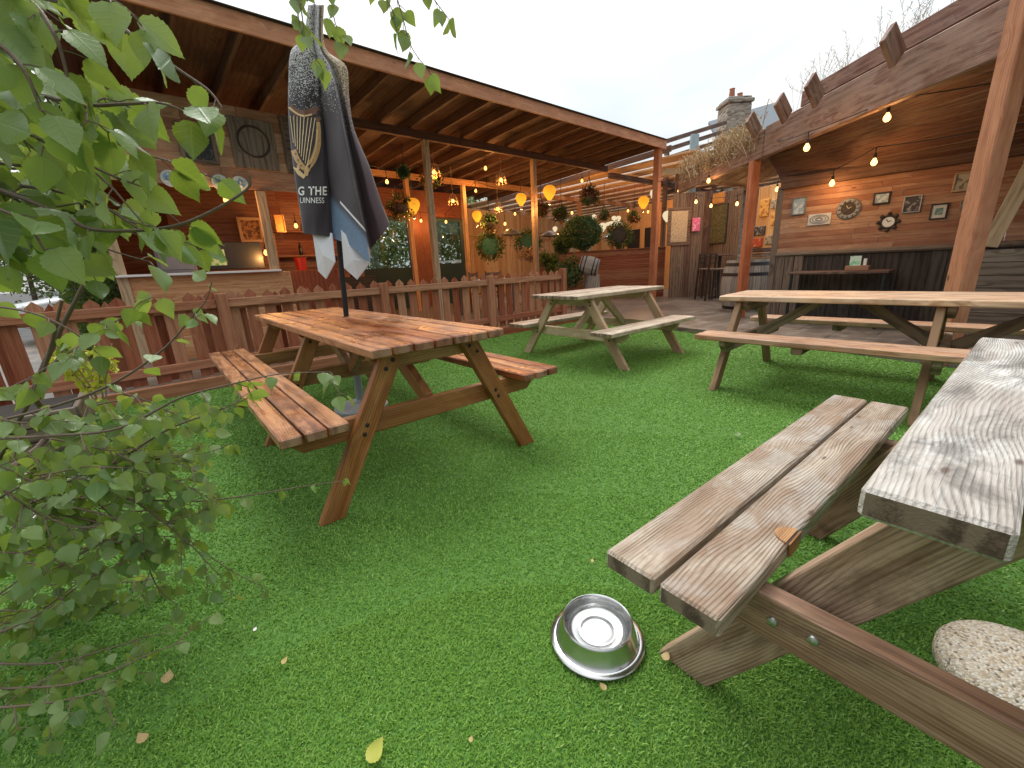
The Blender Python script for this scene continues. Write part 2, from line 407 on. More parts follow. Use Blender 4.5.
def pewter_bowl():
    m = new_mat('brushed_steel'); nt = m.node_tree
    tc = N(nt, 'ShaderNodeTexCoord').outputs['Object']
    n = NOISE(nt, MAP(nt, tc, (1, 1, 1)), 40, 5, .6)
    b = N(nt, 'ShaderNodeBump', Strength=.06, Distance=.004, Height=NOISE(nt, tc, 22, 4)).outputs[0]
    p = PBSDF(nt, Base_Color=MIX(nt, n, (.55, .55, .55), (.72, .72, .71)), Metallic=1.0, Roughness=MA(nt, 'MULTIPLY_ADD', n, .2, .12), Normal=b)
    OUT(nt, p.outputs[0]); return m
M['steel'] = pewter_bowl()
def water():
    m = new_mat('clear_water'); nt = m.node_tree
    p = PBSDF(nt, Base_Color=(1, 1, 1, 1), Roughness=.0, IOR=1.33)
    p.inputs['Transmission Weight'].default_value = 1.0
    OUT(nt, p.outputs[0]); return m
M['water'] = water()
def glassm():
    m = new_mat('window_glass'); nt = m.node_tree
    g = N(nt, 'ShaderNodeBsdfGlossy', Roughness=.02)
    t = N(nt, 'ShaderNodeBsdfTransparent', Color=(.92, .95, .93, 1))
    f = N(nt, 'ShaderNodeFresnel', IOR=1.45)
    OUT(nt, N(nt, 'ShaderNodeMixShader', i0=f.outputs[0], i1=t.outputs[0], i2=g.outputs[0]).outputs[0]); return m
M['glass'] = glassm()
def aggregate():
    m = new_mat('pebble_concrete'); nt = m.node_tree
    tc = N(nt, 'ShaderNodeTexCoord').outputs['Object']
    v = N(nt, 'ShaderNodeTexVoronoi', Vector=tc, Scale=165.0)
    sep = N(nt, 'ShaderNodeSeparateColor', i0=v.outputs['Color'])
    col = RAMP(nt, sep.outputs[0], [(0, (.12, .095, .08)), (.14, (.46, .36, .24)), (.45, (.70, .60, .46)), (.8, (.80, .75, .66)), (1, (.50, .47, .43))])
    d = SMOOTH(nt, v.outputs['Distance'], .3, .75)
    col = MIX(nt, MA(nt, 'MULTIPLY', d, .5), col, (.46, .41, .33))
    b = N(nt, 'ShaderNodeBump', Strength=.9, Distance=.004, Height=MA(nt, 'MULTIPLY', v.outputs['Distance'], -1.0)).outputs[0]
    OUT(nt, PBSDF(nt, Base_Color=col, Roughness=.6, Normal=b).outputs[0]); return m
M['aggregate'] = aggregate()
def granite():
    m = new_mat('grey_granite'); nt = m.node_tree
    tc = N(nt, 'ShaderNodeTexCoord').outputs['Object']
    col = RAMP(nt, NOISE(nt, tc, 120, 3, .7), [(.3, (.16, .17, .18)), (.5, (.38, .39, .40)), (.7, (.60, .60, .60))])
    OUT(nt, PBSDF(nt, Base_Color=col, Roughness=.45).outputs[0]); return m
M['granite'] = granite()
def stonem():
    m = new_mat('rubble_stone'); nt = m.node_tree
    tc = N(nt, 'ShaderNodeTexCoord').outputs['Object']
    v = N(nt, 'ShaderNodeTexVoronoi', Vector=MAP(nt, tc, (6.0, 6.0, 9.5)), Scale=1.0)
    sep = N(nt, 'ShaderNodeSeparateColor', i0=v.outputs['Color'])
    col = RAMP(nt, sep.outputs[0], [(0, (.20, .17, .14)), (.4, (.36, .32, .27)), (.7, (.44, .40, .34)), (1, (.28, .26, .25))])
    col = MIX(nt, MA(nt, 'MULTIPLY', NOISE(nt, tc, 14, 5, .7), .6), col, (.24, .22, .19))
    b = N(nt, 'ShaderNodeBump', Strength=1.0, Distance=.05, Height=MA(nt, 'MULTIPLY', v.outputs['Distance'], -1.0)).outputs[0]
    OUT(nt, PBSDF(nt, Base_Color=col, Roughness=.9, Normal=b).outputs[0]); return m
M['stone'] = stonem()
def paving():
    m = new_mat('wet_slab_paving'); nt = m.node_tree
    tc = N(nt, 'ShaderNodeTexCoord').outputs['Object']
    br = N(nt, 'ShaderNodeTexBrick', Vector=MAP(nt, tc, (1, 1, 1)), Color1=(.20, .155, .12, 1), Color2=(.115, .092, .075, 1), Mortar=(.055, .048, .042, 1), Scale=1.0, Mortar_Size=.009, Brick_Width=.62, Row_Height=.43, Bias=0.0)
    n = NOISE(nt, tc, 5.0, 6, .65)
    col = MIX(nt, MA(nt, 'MULTIPLY', SMOOTH(nt, n, .42, .66), .75), br.outputs['Color'], (.27, .225, .185))
    col = MIX(nt, MA(nt, 'MULTIPLY', SMOOTH(nt, NOISE(nt, tc, 1.1, 4), .5, .62), .6), col, (.075, .058, .046))
    rr = MA(nt, 'MULTIPLY_ADD', n, .5, .15)
    b = N(nt, 'ShaderNodeBump', Strength=.5, Distance=.01, Height=MA(nt, 'ADD', n, MA(nt, 'MULTIPLY', br.outputs['Fac'], -1.0))).outputs[0]
    OUT(nt, PBSDF(nt, Base_Color=col, Roughness=rr, Normal=b).outputs[0]); return m
M['paving'] = paving()
def groundm(name, a, b2, sc=3.0):
    m = new_mat(name); nt = m.node_tree
    tc = N(nt, 'ShaderNodeTexCoord').outputs['Object']
    n = NOISE(nt, tc, sc, 7, .7)
    col = MIX(nt, SMOOTH(nt, n, .35, .65), a, b2)
    bm = N(nt, 'ShaderNodeBump', Strength=.5, Distance=.02, Height=NOISE(nt, tc, 60, 5, .7)).outputs[0]
    OUT(nt, PBSDF(nt, Base_Color=col, Roughness=.85, Normal=bm).outputs[0]); return m
M['earth'] = groundm('dark_tarmac', (.045, .045, .045), (.075, .072, .068))
M['gravel'] = groundm('pale_gravel', (.22, .21, .19), (.48, .46, .42), 25.0)
M['turfbase'] = groundm('turf_backing', (.06, .155, .02), (.085, .20, .028), 40.0)
def grassm():
    m = new_mat('artificial_grass_blades'); nt = m.node_tree
    rnd = ATTR(nt, 'rnd', 'Fac')
    col = RAMP(nt, rnd, [(0, (.095, .215, .026)), (.45, (.195, .385, .056)), (.8, (.28, .48, .09)), (1, (.42, .58, .19))])
    p = PBSDF(nt, Base_Color=col, Roughness=.42)
    p.inputs['Specular IOR Level'].default_value = .35
    t = N(nt, 'ShaderNodeBsdfTranslucent', Color=col)
    OUT(nt, N(nt, 'ShaderNodeMixShader', i0=.35, i1=p.outputs[0], i2=t.outputs[0]).outputs[0]); return m
M['grass'] = grassm()
M['birch'] = leafmat('birch_leaf', [(0, (.05, .11, .034)), (.32, (.085, .17, .046)), (.62, (.15, .26, .066)), (.86, (.26, .36, .085)), (1, (.42, .45, .10))], (.22, .31, .11), .42, .36)
M['box'] = leafmat('clipped_leaf', [(0, (.018, .05, .014)), (.6, (.035, .085, .022)), (1, (.07, .14, .03))], (.05, .10, .03), .2, .5, False)
M['hedge'] = leafmat('hedge_leaf', [(0, (.03, .07, .018)), (.6, (.07, .14, .03)), (1, (.15, .25, .06))], (.08, .15, .05), .3, .45, False)
M['hazetree'] = leafmat('hazed_tree_leaf', [(0, (.05, .10, .035)), (.6, (.10, .17, .06)), (1, (.19, .27, .11))], (.12, .18, .08), .3, .5, False)  # distance haze and window glass painted into paler leaf colours
M['yellowleaf'] = leafmat('yellow_leaf', [(0, (.45, .42, .03)), (.6, (.62, .60, .05)), (1, (.68, .55, .12))], (.5, .5, .1), .35, .45, False)
M['deadleaf'] = leafmat('fallen_leaf_tan', [(0, (.30, .17, .06)), (.6, (.50, .33, .10)), (1, (.62, .45, .08))], (.4, .3, .15), .15, .6, False)
M['redleaf'] = leafmat('red_foliage', [(0, (.10, .012, .012)), (.6, (.16, .03, .02)), (1, (.06, .09, .02))], (.1, .03, .03), .2, .5, False)
M['straw'] = plain('dry_straw', (.50, .36, .20), .8, var=.35, vs=10)
M['reed'] = plain('dry_grass_stem', (.36, .31, .20), .8, var=.3)
M['bloom'] = plain('white_flower', (.75, .68, .64), .7)

# ------------------------------------------------------------------ ground, lawn, paving
TURF_Y1 = 5.10
def turf_edge(y):   # right hand edge of the artificial grass
    return 5.32 + .232*y
b = MB(); b.quad((-300, -300, -.03), (300, -300, -.03), (300, 300, -.03), (-300, 300, -.03))
structure(b.build('ground', M['earth']))
b = MB()
xs = [turf_edge(-4), turf_edge(TURF_Y1)]
b.quad((-5, -4, 0), (xs[0], -4, 0), (xs[1], TURF_Y1, 0), (-5, TURF_Y1, 0))
structure(b.build('lawn', M['turfbase']))
b = MB()
b.add([(xs[0]+.004, -4, .006), (16.5, -4, .006), (16.5, 14, .006), (-3, 14, .006), (-3, 5.66, .006), (xs[1]+.02, 5.66, .006), (xs[1]+.004, TURF_Y1, .006)], [(0, 1, 2, 3, 4, 5, 6)])
structure(b.build('paving', M['paving']))
b = MB(); b.quad((-6, TURF_Y1+.05, -.002), (xs[1], TURF_Y1+.05, -.002), (xs[1], 5.66, -.002), (-6, 5.66, -.002))
structure(b.build('gravel_strip', M['gravel']))

def make_grass():
    pts = []
    rad = lambda r: 52000.0/np.maximum(r, .8)**1.35
    for r0, r1 in [(0.0, 1.2), (1.2, 1.8), (1.8, 2.6), (2.6, 3.6), (3.6, 5.0), (5.0, 7.2), (7.2, 9.4)]:
        dens = rad(np.array([(r0+r1)/2]))[0]
        n = int(dens*PI*(r1*r1-r0*r0)*.46)
        r = np.sqrt(RNG.uniform(r0*r0, r1*r1, n)); a = (PI/2-YAW) + RNG.uniform(-.46, .46, n)*PI*2*.5*2*.5
        a = (PI/2-YAW) + RNG.uniform(-1.45, 1.45, n)
        pts.append(np.stack([r*np.cos(a), r*np.sin(a), r], 1))
    p = np.concatenate(pts)
    k = (p[:, 1] < TURF_Y1-.01) & (p[:, 0] < 5.32+.232*p[:, 1]-.01) & (p[:, 0] > -4.5) & (p[:, 1] > -3.5)
    k &= np.hypot(p[:, 0]-.80, p[:, 1]-.585) > .112
    p = p[k]; n = len(p); r = p[:, 2]
    w = .0020*np.maximum(1, (r/1.3)**.85)*RNG.uniform(.8, 1.25, n)
    h = RNG.uniform(.005, .0095, n)
    # the pile lies in soft swathes
    fx = np.sin(p[:, 0]*3.1+np.sin(p[:, 1]*2.3)*1.7)+np.sin(p[:, 1]*7.0+p[:, 0]*4.0)*.6
    az = RNG.uniform(0, 2*PI, n); lean = RNG.uniform(.3, 1.5, n)
    dx = np.cos(az)*lean + .10+.08*fx; dy = np.sin(az)*lean - .10+.08*np.cos(p[:, 1]*2.7+p[:, 0])
    side = np.stack([-np.sin(az+RNG.uniform(-.6, .6, n)), np.cos(az), np.zeros(n)], 1)
    side /= np.linalg.norm(side, axis=1)[:, None]
    base = np.stack([p[:, 0], p[:, 1], np.full(n, -.001)], 1)
    lv = np.stack([dx, dy, np.zeros(n)], 1)*h[:, None]
    up = np.array([0, 0, 1.0])[None]*h[:, None]
    mid = base + lv*.35 + up*.62
    tip = base + lv*1.0 + up*1.0
    vs = np.stack([base-side*w[:, None], base+side*w[:, None], mid+side*w[:, None]*.8, mid-side*w[:, None]*.8, tip], 1).reshape(-1, 3)
    i = np.arange(n)*5
    me = bpy.data.meshes.new('grass_pile')
    me.vertices.add(n*5); me.vertices.foreach_set('co', vs.astype(np.float32).ravel())
    loops = np.stack([i, i+1, i+2, i+3, i+3, i+2, i+4], 1).ravel()
    me.loops.add(n*7); me.loops.foreach_set('vertex_index', loops.astype(np.int32))
    st = np.stack([np.arange(n)*7, np.arange(n)*7+4], 1).ravel()
    me.polygons.add(n*2); me.polygons.foreach_set('loop_start', st.astype(np.int32))
    me.update(calc_edges=True)
    rn = RNG.beta(2.2, 2.6, n)
    rn = np.clip(rn + .05*np.sin(p[:, 0]*2.1+1.3*np.sin(p[:, 1]*1.9)), 0, 1)
    a = me.attributes.new('rnd', 'FLOAT', 'POINT'); a.data.foreach_set('value', np.repeat(rn, 5).astype(np.float32))
    me.materials.append(M['grass'])
    o = bpy.data.objects.new('artificial_grass', me); COL.objects.link(o)
    tag(o, 'short green artificial grass pile covering the whole yard', 'grass', kind='stuff')
make_grass()

# ------------------------------------------------------------------ picnic tables
BOLT = None
def picnic_table(label, loc, rz, L, W, ht, hb, bi, bo, fv, frames, ntop, nben, mt, ms, ml, me_, mc=None, Lb=None, th=.042, legw=.095, legt=.045,
                 vt=None, bolts=True, crossout=False, braces=True, lift=None, gap=.009, jit=.004, tilt=0, ends=None, boltm='blackmetal'):
    global BOLT
    mc = mc or ml; Lb = Lb or L; vt = vt or W*.5-.10
    t = thing('picnic_table', label, 'picnic table', loc, rz, 'picnic tables on the artificial grass')
    pw = (W-(ntop-1)*gap)/ntop
    b = MB()
    for i in range(ntop):
        v = -W/2+pw/2+i*(pw+gap)
        b.box((random.uniform(-jit, jit), v, ht-th/2+random.uniform(-.0015, .0015)), (1, random.uniform(-.001, .001), 0), (0, 1, random.uniform(-.008, .008)), (L, pw, th), .006, 0, 1)
    b.build('tabletop', [mt, me_], t, True)
    bw = (bo-bi-(nben-1)*gap)/nben
    for s in (-1, 1):
        b = MB()
        for i in range(nben):
            v = s*(bi+bw/2+i*(bw+gap))
            b.box((random.uniform(-jit, jit)*1.5, v, hb-th/2+random.uniform(-.0015, .0015)), (1, random.uniform(-.002, .002), 0), (0, 1, 0), (Lb, bw, th), .006, 0, 1)
        b.build('bench_seat', [ms, me_], t, True)
    if BOLT is None:
        b = MB(); b.lathe([(.0105, -.004), (.0105, 0), (.0085, .004), (.004, .0062), (0, .007)], (0, 0, 0), 10, 0, (1, 0, 0))
        BOLT = {}
        for k in ('blackmetal', 'galv'):
            o = b.build('bolt', M[k]); BOLT[k] = o.data; bpy.data.objects.remove(o)
    for k, u in enumerate(frames):
        du = -1 if u < .05 else 1            # which way is outside
        if abs(u) < .05: du = -1
        ul, uc = (u+du*.001, u-du*(legt+.003)) if not crossout else (u-du*(legt+.025), u+du*.001)
        ub = uc if not crossout else ul-du*(legt+.003)
        zt = ht-th-.001
        for s in (-1, 1):
            b = MB()
            hw = legw*.5/math.cos(math.atan2(fv-vt, zt))
            b.prism([(ul, s*(fv-hw), 0.0), (ul, s*(fv+hw), 0.0), (ul, s*(vt+hw), zt), (ul, s*(vt-hw), zt)], (1, 0, 0), legt, (0, s*(vt-fv), zt))
            leg = b.build('leg', [ml], t, True, bevel=.004)
            if bolts:
                for q_, z in enumerate((hb-th-.035, hb-th-.075, ht-th-.04, ht-th-.075)):
                    vv = fv+(vt-fv)*z/zt + random.uniform(-.018, .018)
                    if crossout and q_ > 1: continue
                    if crossout and q_ < 2: z = hb-th-.05+.008*q_; vv = fv+(vt-fv)*z/zt + (.028, -.034)[q_]
                    o = bpy.data.objects.new('bolt', BOLT[boltm]); COL.objects.link(o); o.parent = leg
                    uo = (u + du*(.001+legt/2)) if not crossout else (u+du*(.001+legt/2))
                    o.location = (uo, s*vv, z)
                    if du < 0: o.rotation_euler = (0, 0, PI)
        for nm, half, z1, hh in (('crossbar', bo-.035, hb-th-.001, .10), ('top_batten', W/2-.05, ht-th-.001, .085)):
            b = MB(); z0 = z1-hh; c = min(.07, half*.2); ux = ub if nm == 'top_batten' else uc
            b.prism([(ux, -half, z1), (ux, half, z1), (ux, half, z1-.035), (ux, half-c, z0), (ux, -half+c, z0), (ux, -half, z1-.035)], (1, 0, 0), legt, (0, 1, 0))
            b.build(nm, [mc], t, True, bevel=.004)
        if braces:
            dirs = (1, -1) if abs(u) < .05 else (-du,)
            for d in dirs:
                b = MB()
                u0 = uc + d*(legt*.5+.004); z0 = hb-th-.09; u1 = u0+d*.42; z1 = ht-th-.005
                b.prism([(u0, 0, z0), (u0, 0, z0+.10), (u1-d*.02, 0, z1), (u1+d*.10, 0, z1)], (0, 1, 0), .045, (u1-u0, 0, z1-z0))
                b.build('brace', [mc], t, True, bevel=.004)
    if lift:
        b = MB()
        b.box((lift, 0, ht-th-.036), (0, 1, 0), (1, 0, 0), (W-.08, .07, .045), .004)
        b.build('middle_batten', [mc], t, True)
    for u in (ends or ()):
        for s in (-1, 1):
            b = MB(); b.box((u, s*(bi+bo)/2, hb-th-.025), (0, 1, 0), (1, 0, 0), (bo-bi-.03, .07, .045), .004)
            b.build('seat_batten', [mc], t, True)
    return t
T1 = picnic_table('wet orange stained picnic table with a closed parasol through its top', (1.07, 2.96, 0), math.radians(88.35), 2.627, .711, .76, .482, .484, .746, .589,
                  (-1.178, 0.03, 1.178), 7, 3, M['t1_top'], M['t1_top'], M['t1_leg'], M['t1_end'], M['t1_leg'], vt=.205)
picnic_table('bleached grey picnic table with pale legs, standing by the end of the picket fence', (4.10, 3.046, 0), -.03, 1.58, .688, .745, .40, .49, .763, .73,
             (-.53, .53), 5, 2, M['t2_top'], M['t2_top'], M['t2_leg'], M['t2_dark'], M['t2_leg'])
picnic_table('long honey brown picnic table standing lengthwise in front of the covered seating', (4.085+.018*1.3, 1.554-1.33, 0), math.radians(-90)+.018, 2.66, .671, .735, .462, .49, .745, .655,
             (-1.18, .03, 1.18), 6, 2, M['t3_top'], M['t3_top'], M['t3_leg'], M['t2_dark'], M['t2_dark'], ends=(-.62, .62))
T4 = picnic_table('weathered silver grey picnic table, closest one, beside the steel bowl', (1.365, -.332, 0), math.radians(-3), 1.43, .73, .76, .465, .505, .75, .685,
             (-.57, .455), 5, 2, M['t4_top'], M['t4_seat'], M['t4_leg'], M['t4_end'], M['t4_leg'], crossout=True, boltm='galv', th=.045, Lb=1.53, legw=.115, gap=.011, vt=.225)

def bench_chip(t):
    b = MB(); u0, v0 = -.43, .502
    P = [(u0+.034*math.cos(a), v0+.003+.034*math.sin(a)) for a in np.linspace(PI*.02, PI*.98, 12)]
    b.prism([(u, v, .4663) for u, v in P], (0, 0, 1), .003, (1, 0, 0))
    b.prism([(P[0][0], v0-.0015, .466), (P[-1][0], v0-.0015, .466), (P[-1][0]+.012, v0-.0015, .428), (P[0][0]-.012, v0-.0015, .428)], (0, 1, 0), .003, (1, 0, 0))
    b.build('split_patch', M['fresh'], t, True)['label'] = 'fresh orange split in the bench edge'
bench_chip(T4)
# ------------------------------------------------------------------ yard furniture
def lathe_thing(name, label, cat, prof, o, mat, n=48, group=None):
    b = MB(); b.lathe(prof, o, n); ob = b.build(name, mat)
    return tag(ob, label, cat, group)
bx, by = .793, .59
bowl = thing('dog_bowl', 'stainless steel dog bowl of water on the grass beside the grey bench', 'bowl', (bx, by, 0))
b = MB()
b.lathe([(.120, .012), (.1325, .010), (.1345, .006), (.1325, .003), (.126, .0045), (.118, .010), (.112, .018), (.1015, .060), (.100, .064), (.0975, .0665), (.0945, .065), (.0925, .060),
         (.088, .040), (.084, .027), (.077, .0215), (.068, .0195), (.060, .0205), (.055, .0185), (.047, .0185), (.042, .0215), (.034, .0205), (0, .0205)], (bx, by, .009), 72)
b.build('bowl_shell', M['steel'], bowl, sharp=60)
b = MB(); b.lathe([(.0895, 0), (.0, 0)], (bx, by, .058), 48); b.build('water', M['water'], bowl)
_q = onZ(1036, 676, .05); sx, sy = _q.x, _q.y
lathe_thing('parasol_base', 'round pebble faced concrete parasol base under the grey table', 'parasol base',
            [(.168, 0), (.174, .010), (.174, .036), (.165, .052), (.134, .070), (.063, .081), (.024, .083), (.024, .13), (.018, .13), (.018, .04)], (sx, sy, 0), M['aggregate'], 64)

# ------------------------------------------------------------------ picket fence and edging
FY = 5.60
def picket_fence():
    t = thing('picket_fence', 'red brown picket fence with pointed boards along the far edge of the grass', 'fence', (2.5, FY, 0))
    posts = [-4.9, -3.05, -1.15, .70, 2.57, 4.45, 6.26]
    for k, e in enumerate(posts):
        b = MB(); last = (k == len(posts)-1)
        top = .93 if not last else .98
        b.box((e, FY-.055, top/2), (0, 0, 1), (1, 0, 0), (top, .105, .10), .006)
        b.build('post', M['fence'], t)
    for a, c in zip(posts, posts[1:]):
        for z in (.825, .20):
            b = MB(); b.bar((a+.054, FY-.045, z), (c-.054, FY-.045, z), (0, 0, 1), .09, .04, .004)
            b.build('rail', M['fence'], t)
        n = 10
        for i in range(n):
            e = a + (c-a)*(i+.5)/n + random.uniform(-.006, .006)
            h = .955 + random.uniform(-.012, .012); w = .0575; tl = random.uniform(-.008, .008)
            b = MB()
            b.prism([(e-w, FY, .06), (e+w, FY, .06), (e+w+tl, FY, h-.055), (e+tl, FY, h), (e-w+tl, FY, h-.055)], (0, 1, 0), .02, (0, 0, 1))
            if n*len(posts) and e < 1.6 and i % 2 == 0:
                e2 = e+.095
                b.prism([(e2-.04, FY+.10, .06), (e2+.04, FY+.10, .06), (e2+.04, FY+.10, h-.09), (e2, FY+.10, h-.03), (e2-.04, FY+.10, h-.09)], (0, 1, 0), .018, (0, 0, 1))
            b.build('picket', M['fence'], t)
    b = MB(); b.bar((-5, FY+.075, .78), (1.6, FY+.075, .78), (0, 0, 1), .07, .03); b.build('back_rail', M['fence'], t)
picket_fence()
b = MB()
for a, c in ((-5.2, -2.9), (-2.89, -.5), (-.49, 1.75), (1.76, 4.1), (4.11, 6.45)):
    b.bar((a, TURF_Y1+.022, .05), (c, TURF_Y1+.022+random.uniform(-.006, .006), .05), (0, 0, 1), .15, .045, .006)
tag(b.build('edging_board', M['fence']), 'low brown edging board between the grass and the picket fence', 'edging')
b = MB(); b.bar((turf_edge(TURF_Y1)+.01, TURF_Y1-.1, .03), (turf_edge(-4)+.01, -4, .03), (0, 0, 1), .07, .035, .005)
tag(b.build('edging_board', M['greyw']), 'low grey edging strip between the grass and the slab paving', 'edging')

# ------------------------------------------------------------------ long timber shelter
def zr(y):  return 3.615-.045*(y-5.87)      # underside of the rafters
E0, E1 = -.32, 10.42
SH = thing('timber_shelter', 'long open timber shelter with sloping roof and orange fascia behind the picket fence', 'shelter', (5, 7.5, 0))
b = MB(); b.bar((E0, 5.855, 3.715), (E1, 5.855, 3.715), (0, 0, 1), .19, .03, .004); b.build('fascia', M['fascia'], SH)
b = MB(); b.bar((E0, 5.845, 3.82), (E1, 5.845, 3.82), (0, 1, 0), .09, .012, .002); b.build('roof_edging', M['darkw'], SH)
b = MB()
for i in range(13):
    e0 = E0+(E1-E0)*i/13; e1 = E0+(E1-E0)*(i+1)/13
    b.bar(((e0+e1)/2, 5.875, zr(5.875)+.165), ((e0+e1)/2, 12.6, zr(12.6)+.165), (1, 0, 0), e1-e0-.0004, .022, .003)
b.build('roof', M['deckroof'], SH)
for i in range(20):
    e = E0+.06+i*.578
    b = MB(); b.bar((e, 5.88, zr(5.88)+.075), (e, 12.5, zr(12.5)+.075), (0, 0, 1), .145, .048, .004); b.build('rafter', M['deckroof'], SH)
for y, e0, e1, z in ((7.5, 2.42, 10.3, zr(7.5)-.072), (10.2, 2.3, 10.3, zr(10.2)-.072)):
    b = MB(); b.bar((e0, y, z), (e1, y, z), (0, 0, 1), .14, .09, .005); b.build('beam', M['deckroof' if y < 9 else 'huto'], SH)
def sh_post(e, y, top, w=.10, m='tanpost'):
    b = MB(); b.box((e, y, top/2), (0, 0, 1), (1, 0, 0), (top, w, w), .006); b.build('post', M[m], SH)
sh_post(4.66, 7.5, zr(7.5)-.144, .11); sh_post(7.49, 7.5, zr(7.5)-.144, .11)
for px in (414, 468):
    p = onY(px, 260, 10.2); sh_post(p.x, 10.2, zr(10.2)-.144, .11, 'huto')
b = MB(); b.box((10.27, 5.97, 1.83), (0, 0, 1), (1, 0, 0), (3.66, .15, .15), .008); b.build('post', M['post'], SH)

# ------------------------------------------------------------------ serving hut
HY = 7.5
HUT = thing('serving_hut', 'timber clad serving hut with an open hatch under the left end of the shelter', 'hut', (1, 8.5, 0))
def clad(e0, e1, z0, z1, y, m, parent, name='cladding', bh=.135, t=.022):
    b = MB(); n = max(1, round((z1-z0)/bh)); h = (z1-z0)/n
    for i in range(n):
        cuts = [e0]
        while e1-cuts[-1] > 2.6:
            cuts.append(cuts[-1]+random.uniform(1.0, 2.2))
        cuts.append(e1)
        for a, c in zip(cuts, cuts[1:]):
            b.bar((a+.001, y+random.uniform(-.003, .003), z0+h*(i+.5)), (c-.001, y, z0+h*(i+.5)), (0, 0, 1), h-.0004, t, .005)
    return b.build(name, m, parent)
clad(-.12, 1.93, .0, 1.155, HY, M['huto'], HUT, bh=.16)
clad(-.14, 2.50, 2.33, 3.40, HY, M['hut'], HUT)
b = MB(); b.bar((-.12, HY-.03, 1.175), (1.80, HY-.03, 1.175), (0, 1, 0), .16, .03, .004); b.build('hatch_sill', M['white'], HUT)
for e, w in ((-.06, .11), (1.73, .13)):
    b = MB(); b.box((e, HY-.012, 1.75 if e > 0 else 1.16), (0, 0, 1), (1, 0, 0), (1.13 if e > 0 else 2.31, w, .05), .005); b.build('hatch_post', M['tanpost'], HUT)
b = MB(); b.box((1.9, HY+.02, .58), (0, 0, 1), (1, 0, 0), (1.16, .09, .05), .005); b.build('corner_trim', M['huto'], HUT)
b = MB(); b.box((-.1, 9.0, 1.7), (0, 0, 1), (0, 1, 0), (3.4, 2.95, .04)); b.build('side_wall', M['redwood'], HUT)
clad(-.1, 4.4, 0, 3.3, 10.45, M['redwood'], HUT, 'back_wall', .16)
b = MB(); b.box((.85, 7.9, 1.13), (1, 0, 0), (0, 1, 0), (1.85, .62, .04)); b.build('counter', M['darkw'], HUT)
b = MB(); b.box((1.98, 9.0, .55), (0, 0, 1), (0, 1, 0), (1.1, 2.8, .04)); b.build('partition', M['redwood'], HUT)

def rect_on(pts, plane, val):
    f = onY if plane == 'Y' else onX
    P = [f(x, y, val) for x, y in pts]
    k = 0 if plane == 'Y' else 1
    a = sorted(p[k] for p in P); z = sorted(p.z for p in P)
    return (a[0]+a[1])/2, (a[2]+a[3])/2, (z[0]+z[1])/2, (z[2]+z[3])/2
def printm(name, bg, fg, sc=30, th=.52, stretch=(1, 1, 1)):
    m = new_mat(name); nt = m.node_tree
    tc = N(nt, 'ShaderNodeTexCoord').outputs['Object']
    n = NOISE(nt, MAP(nt, tc, stretch), sc, 3, .6)
    OUT(nt, PBSDF(nt, Base_Color=MIX(nt, SMOOTH(nt, n, th-.03, th+.05), bg, fg), Roughness=.6).outputs[0]); return m
P_ = {'chalk': printm('chalk_board', (.03, .032, .035), (.20, .21, .21), 25, .60),
      'amber': printm('amber_picture', (.42, .17, .04), (.12, .05, .02), 16, .5),
      'bluep': printm('blue_picture', (.30, .40, .48), (.55, .60, .62), 18, .5),
      'greyp': printm('grey_picture', (.45, .47, .46), (.16, .17, .17), 22, .52),
      'darkp': printm('dark_picture', (.05, .045, .045), (.30, .27, .24), 22, .55),
      'teal': printm('teal_picture', (.10, .20, .20), (.24, .34, .30), 20, .5),
      'tanp': printm('tan_picture', (.42, .36, .26), (.17, .13, .09), 22, .54),
      'paper': printm('printed_notice', (.62, .50, .34), (.25, .17, .10), 45, .53, (1, 1, 3)),
      'brass': printm('brass_plate', (.40, .30, .17), (.22, .15, .08), 30, .5),
      'poster': printm('yellow_poster', (.75, .42, .10), (.40, .16, .04), 14, .55),
      'redp': printm('red_poster', (.50, .08, .04), (.70, .40, .2), 18, .62),
      'pinkp': printm('pink_notice', (.70, .12, .30), (.80, .60, .66), 22, .56),
      'bottle': printm('hop_garland', (.05, .045, .018), (.17, .15, .055), 40, .5)}
def picture(name, label, cat, rect, plane, val, fm, pm, fw=.03, depth=.03, group=None, toward=-1, inner=None):
    a0, a1, z0, z1 = rect
    A = lambda a, d, z: V(a, val+toward*d, z) if plane == 'Y' else V(val+toward*d, a, z)
    ax = V(1, 0, 0) if plane == 'Y' else V(0, 1, 0)
    t = thing(name, label, cat, A((a0+a1)/2, depth/2, (z0+z1)/2), 0, group)
    b = MB()
    for z in (z0+fw/2, z1-fw/2): b.box(A((a0+a1)/2, depth/2, z), ax, (0, 0, 1), (a1-a0, fw, depth), .004)
    for a in (a0+fw/2, a1-fw/2): b.box(A(a, depth/2, (z0+z1)/2), (0, 0, 1), ax, (z1-z0-2*fw, fw, depth), .004)
    b.build('frame', fm, t)
    b = MB(); b.box(A((a0+a1)/2, depth*.3, (z0+z1)/2), ax, (0, 0, 1), (a1-a0-2*fw+.002, z1-z0-2*fw+.002, .01), .001)
    b.build('print', pm, t)
    if inner:
        w, h = (a1-a0)*inner[0], (z1-z0)*inner[0]
        b = MB(); b.box(A((a0+a1)/2, depth*.3+.008, (z0+z1)/2), ax, (0, 0, 1), (w, h, .008), .001); b.build('image', inner[1], t)
    return t
WY = HY-.014
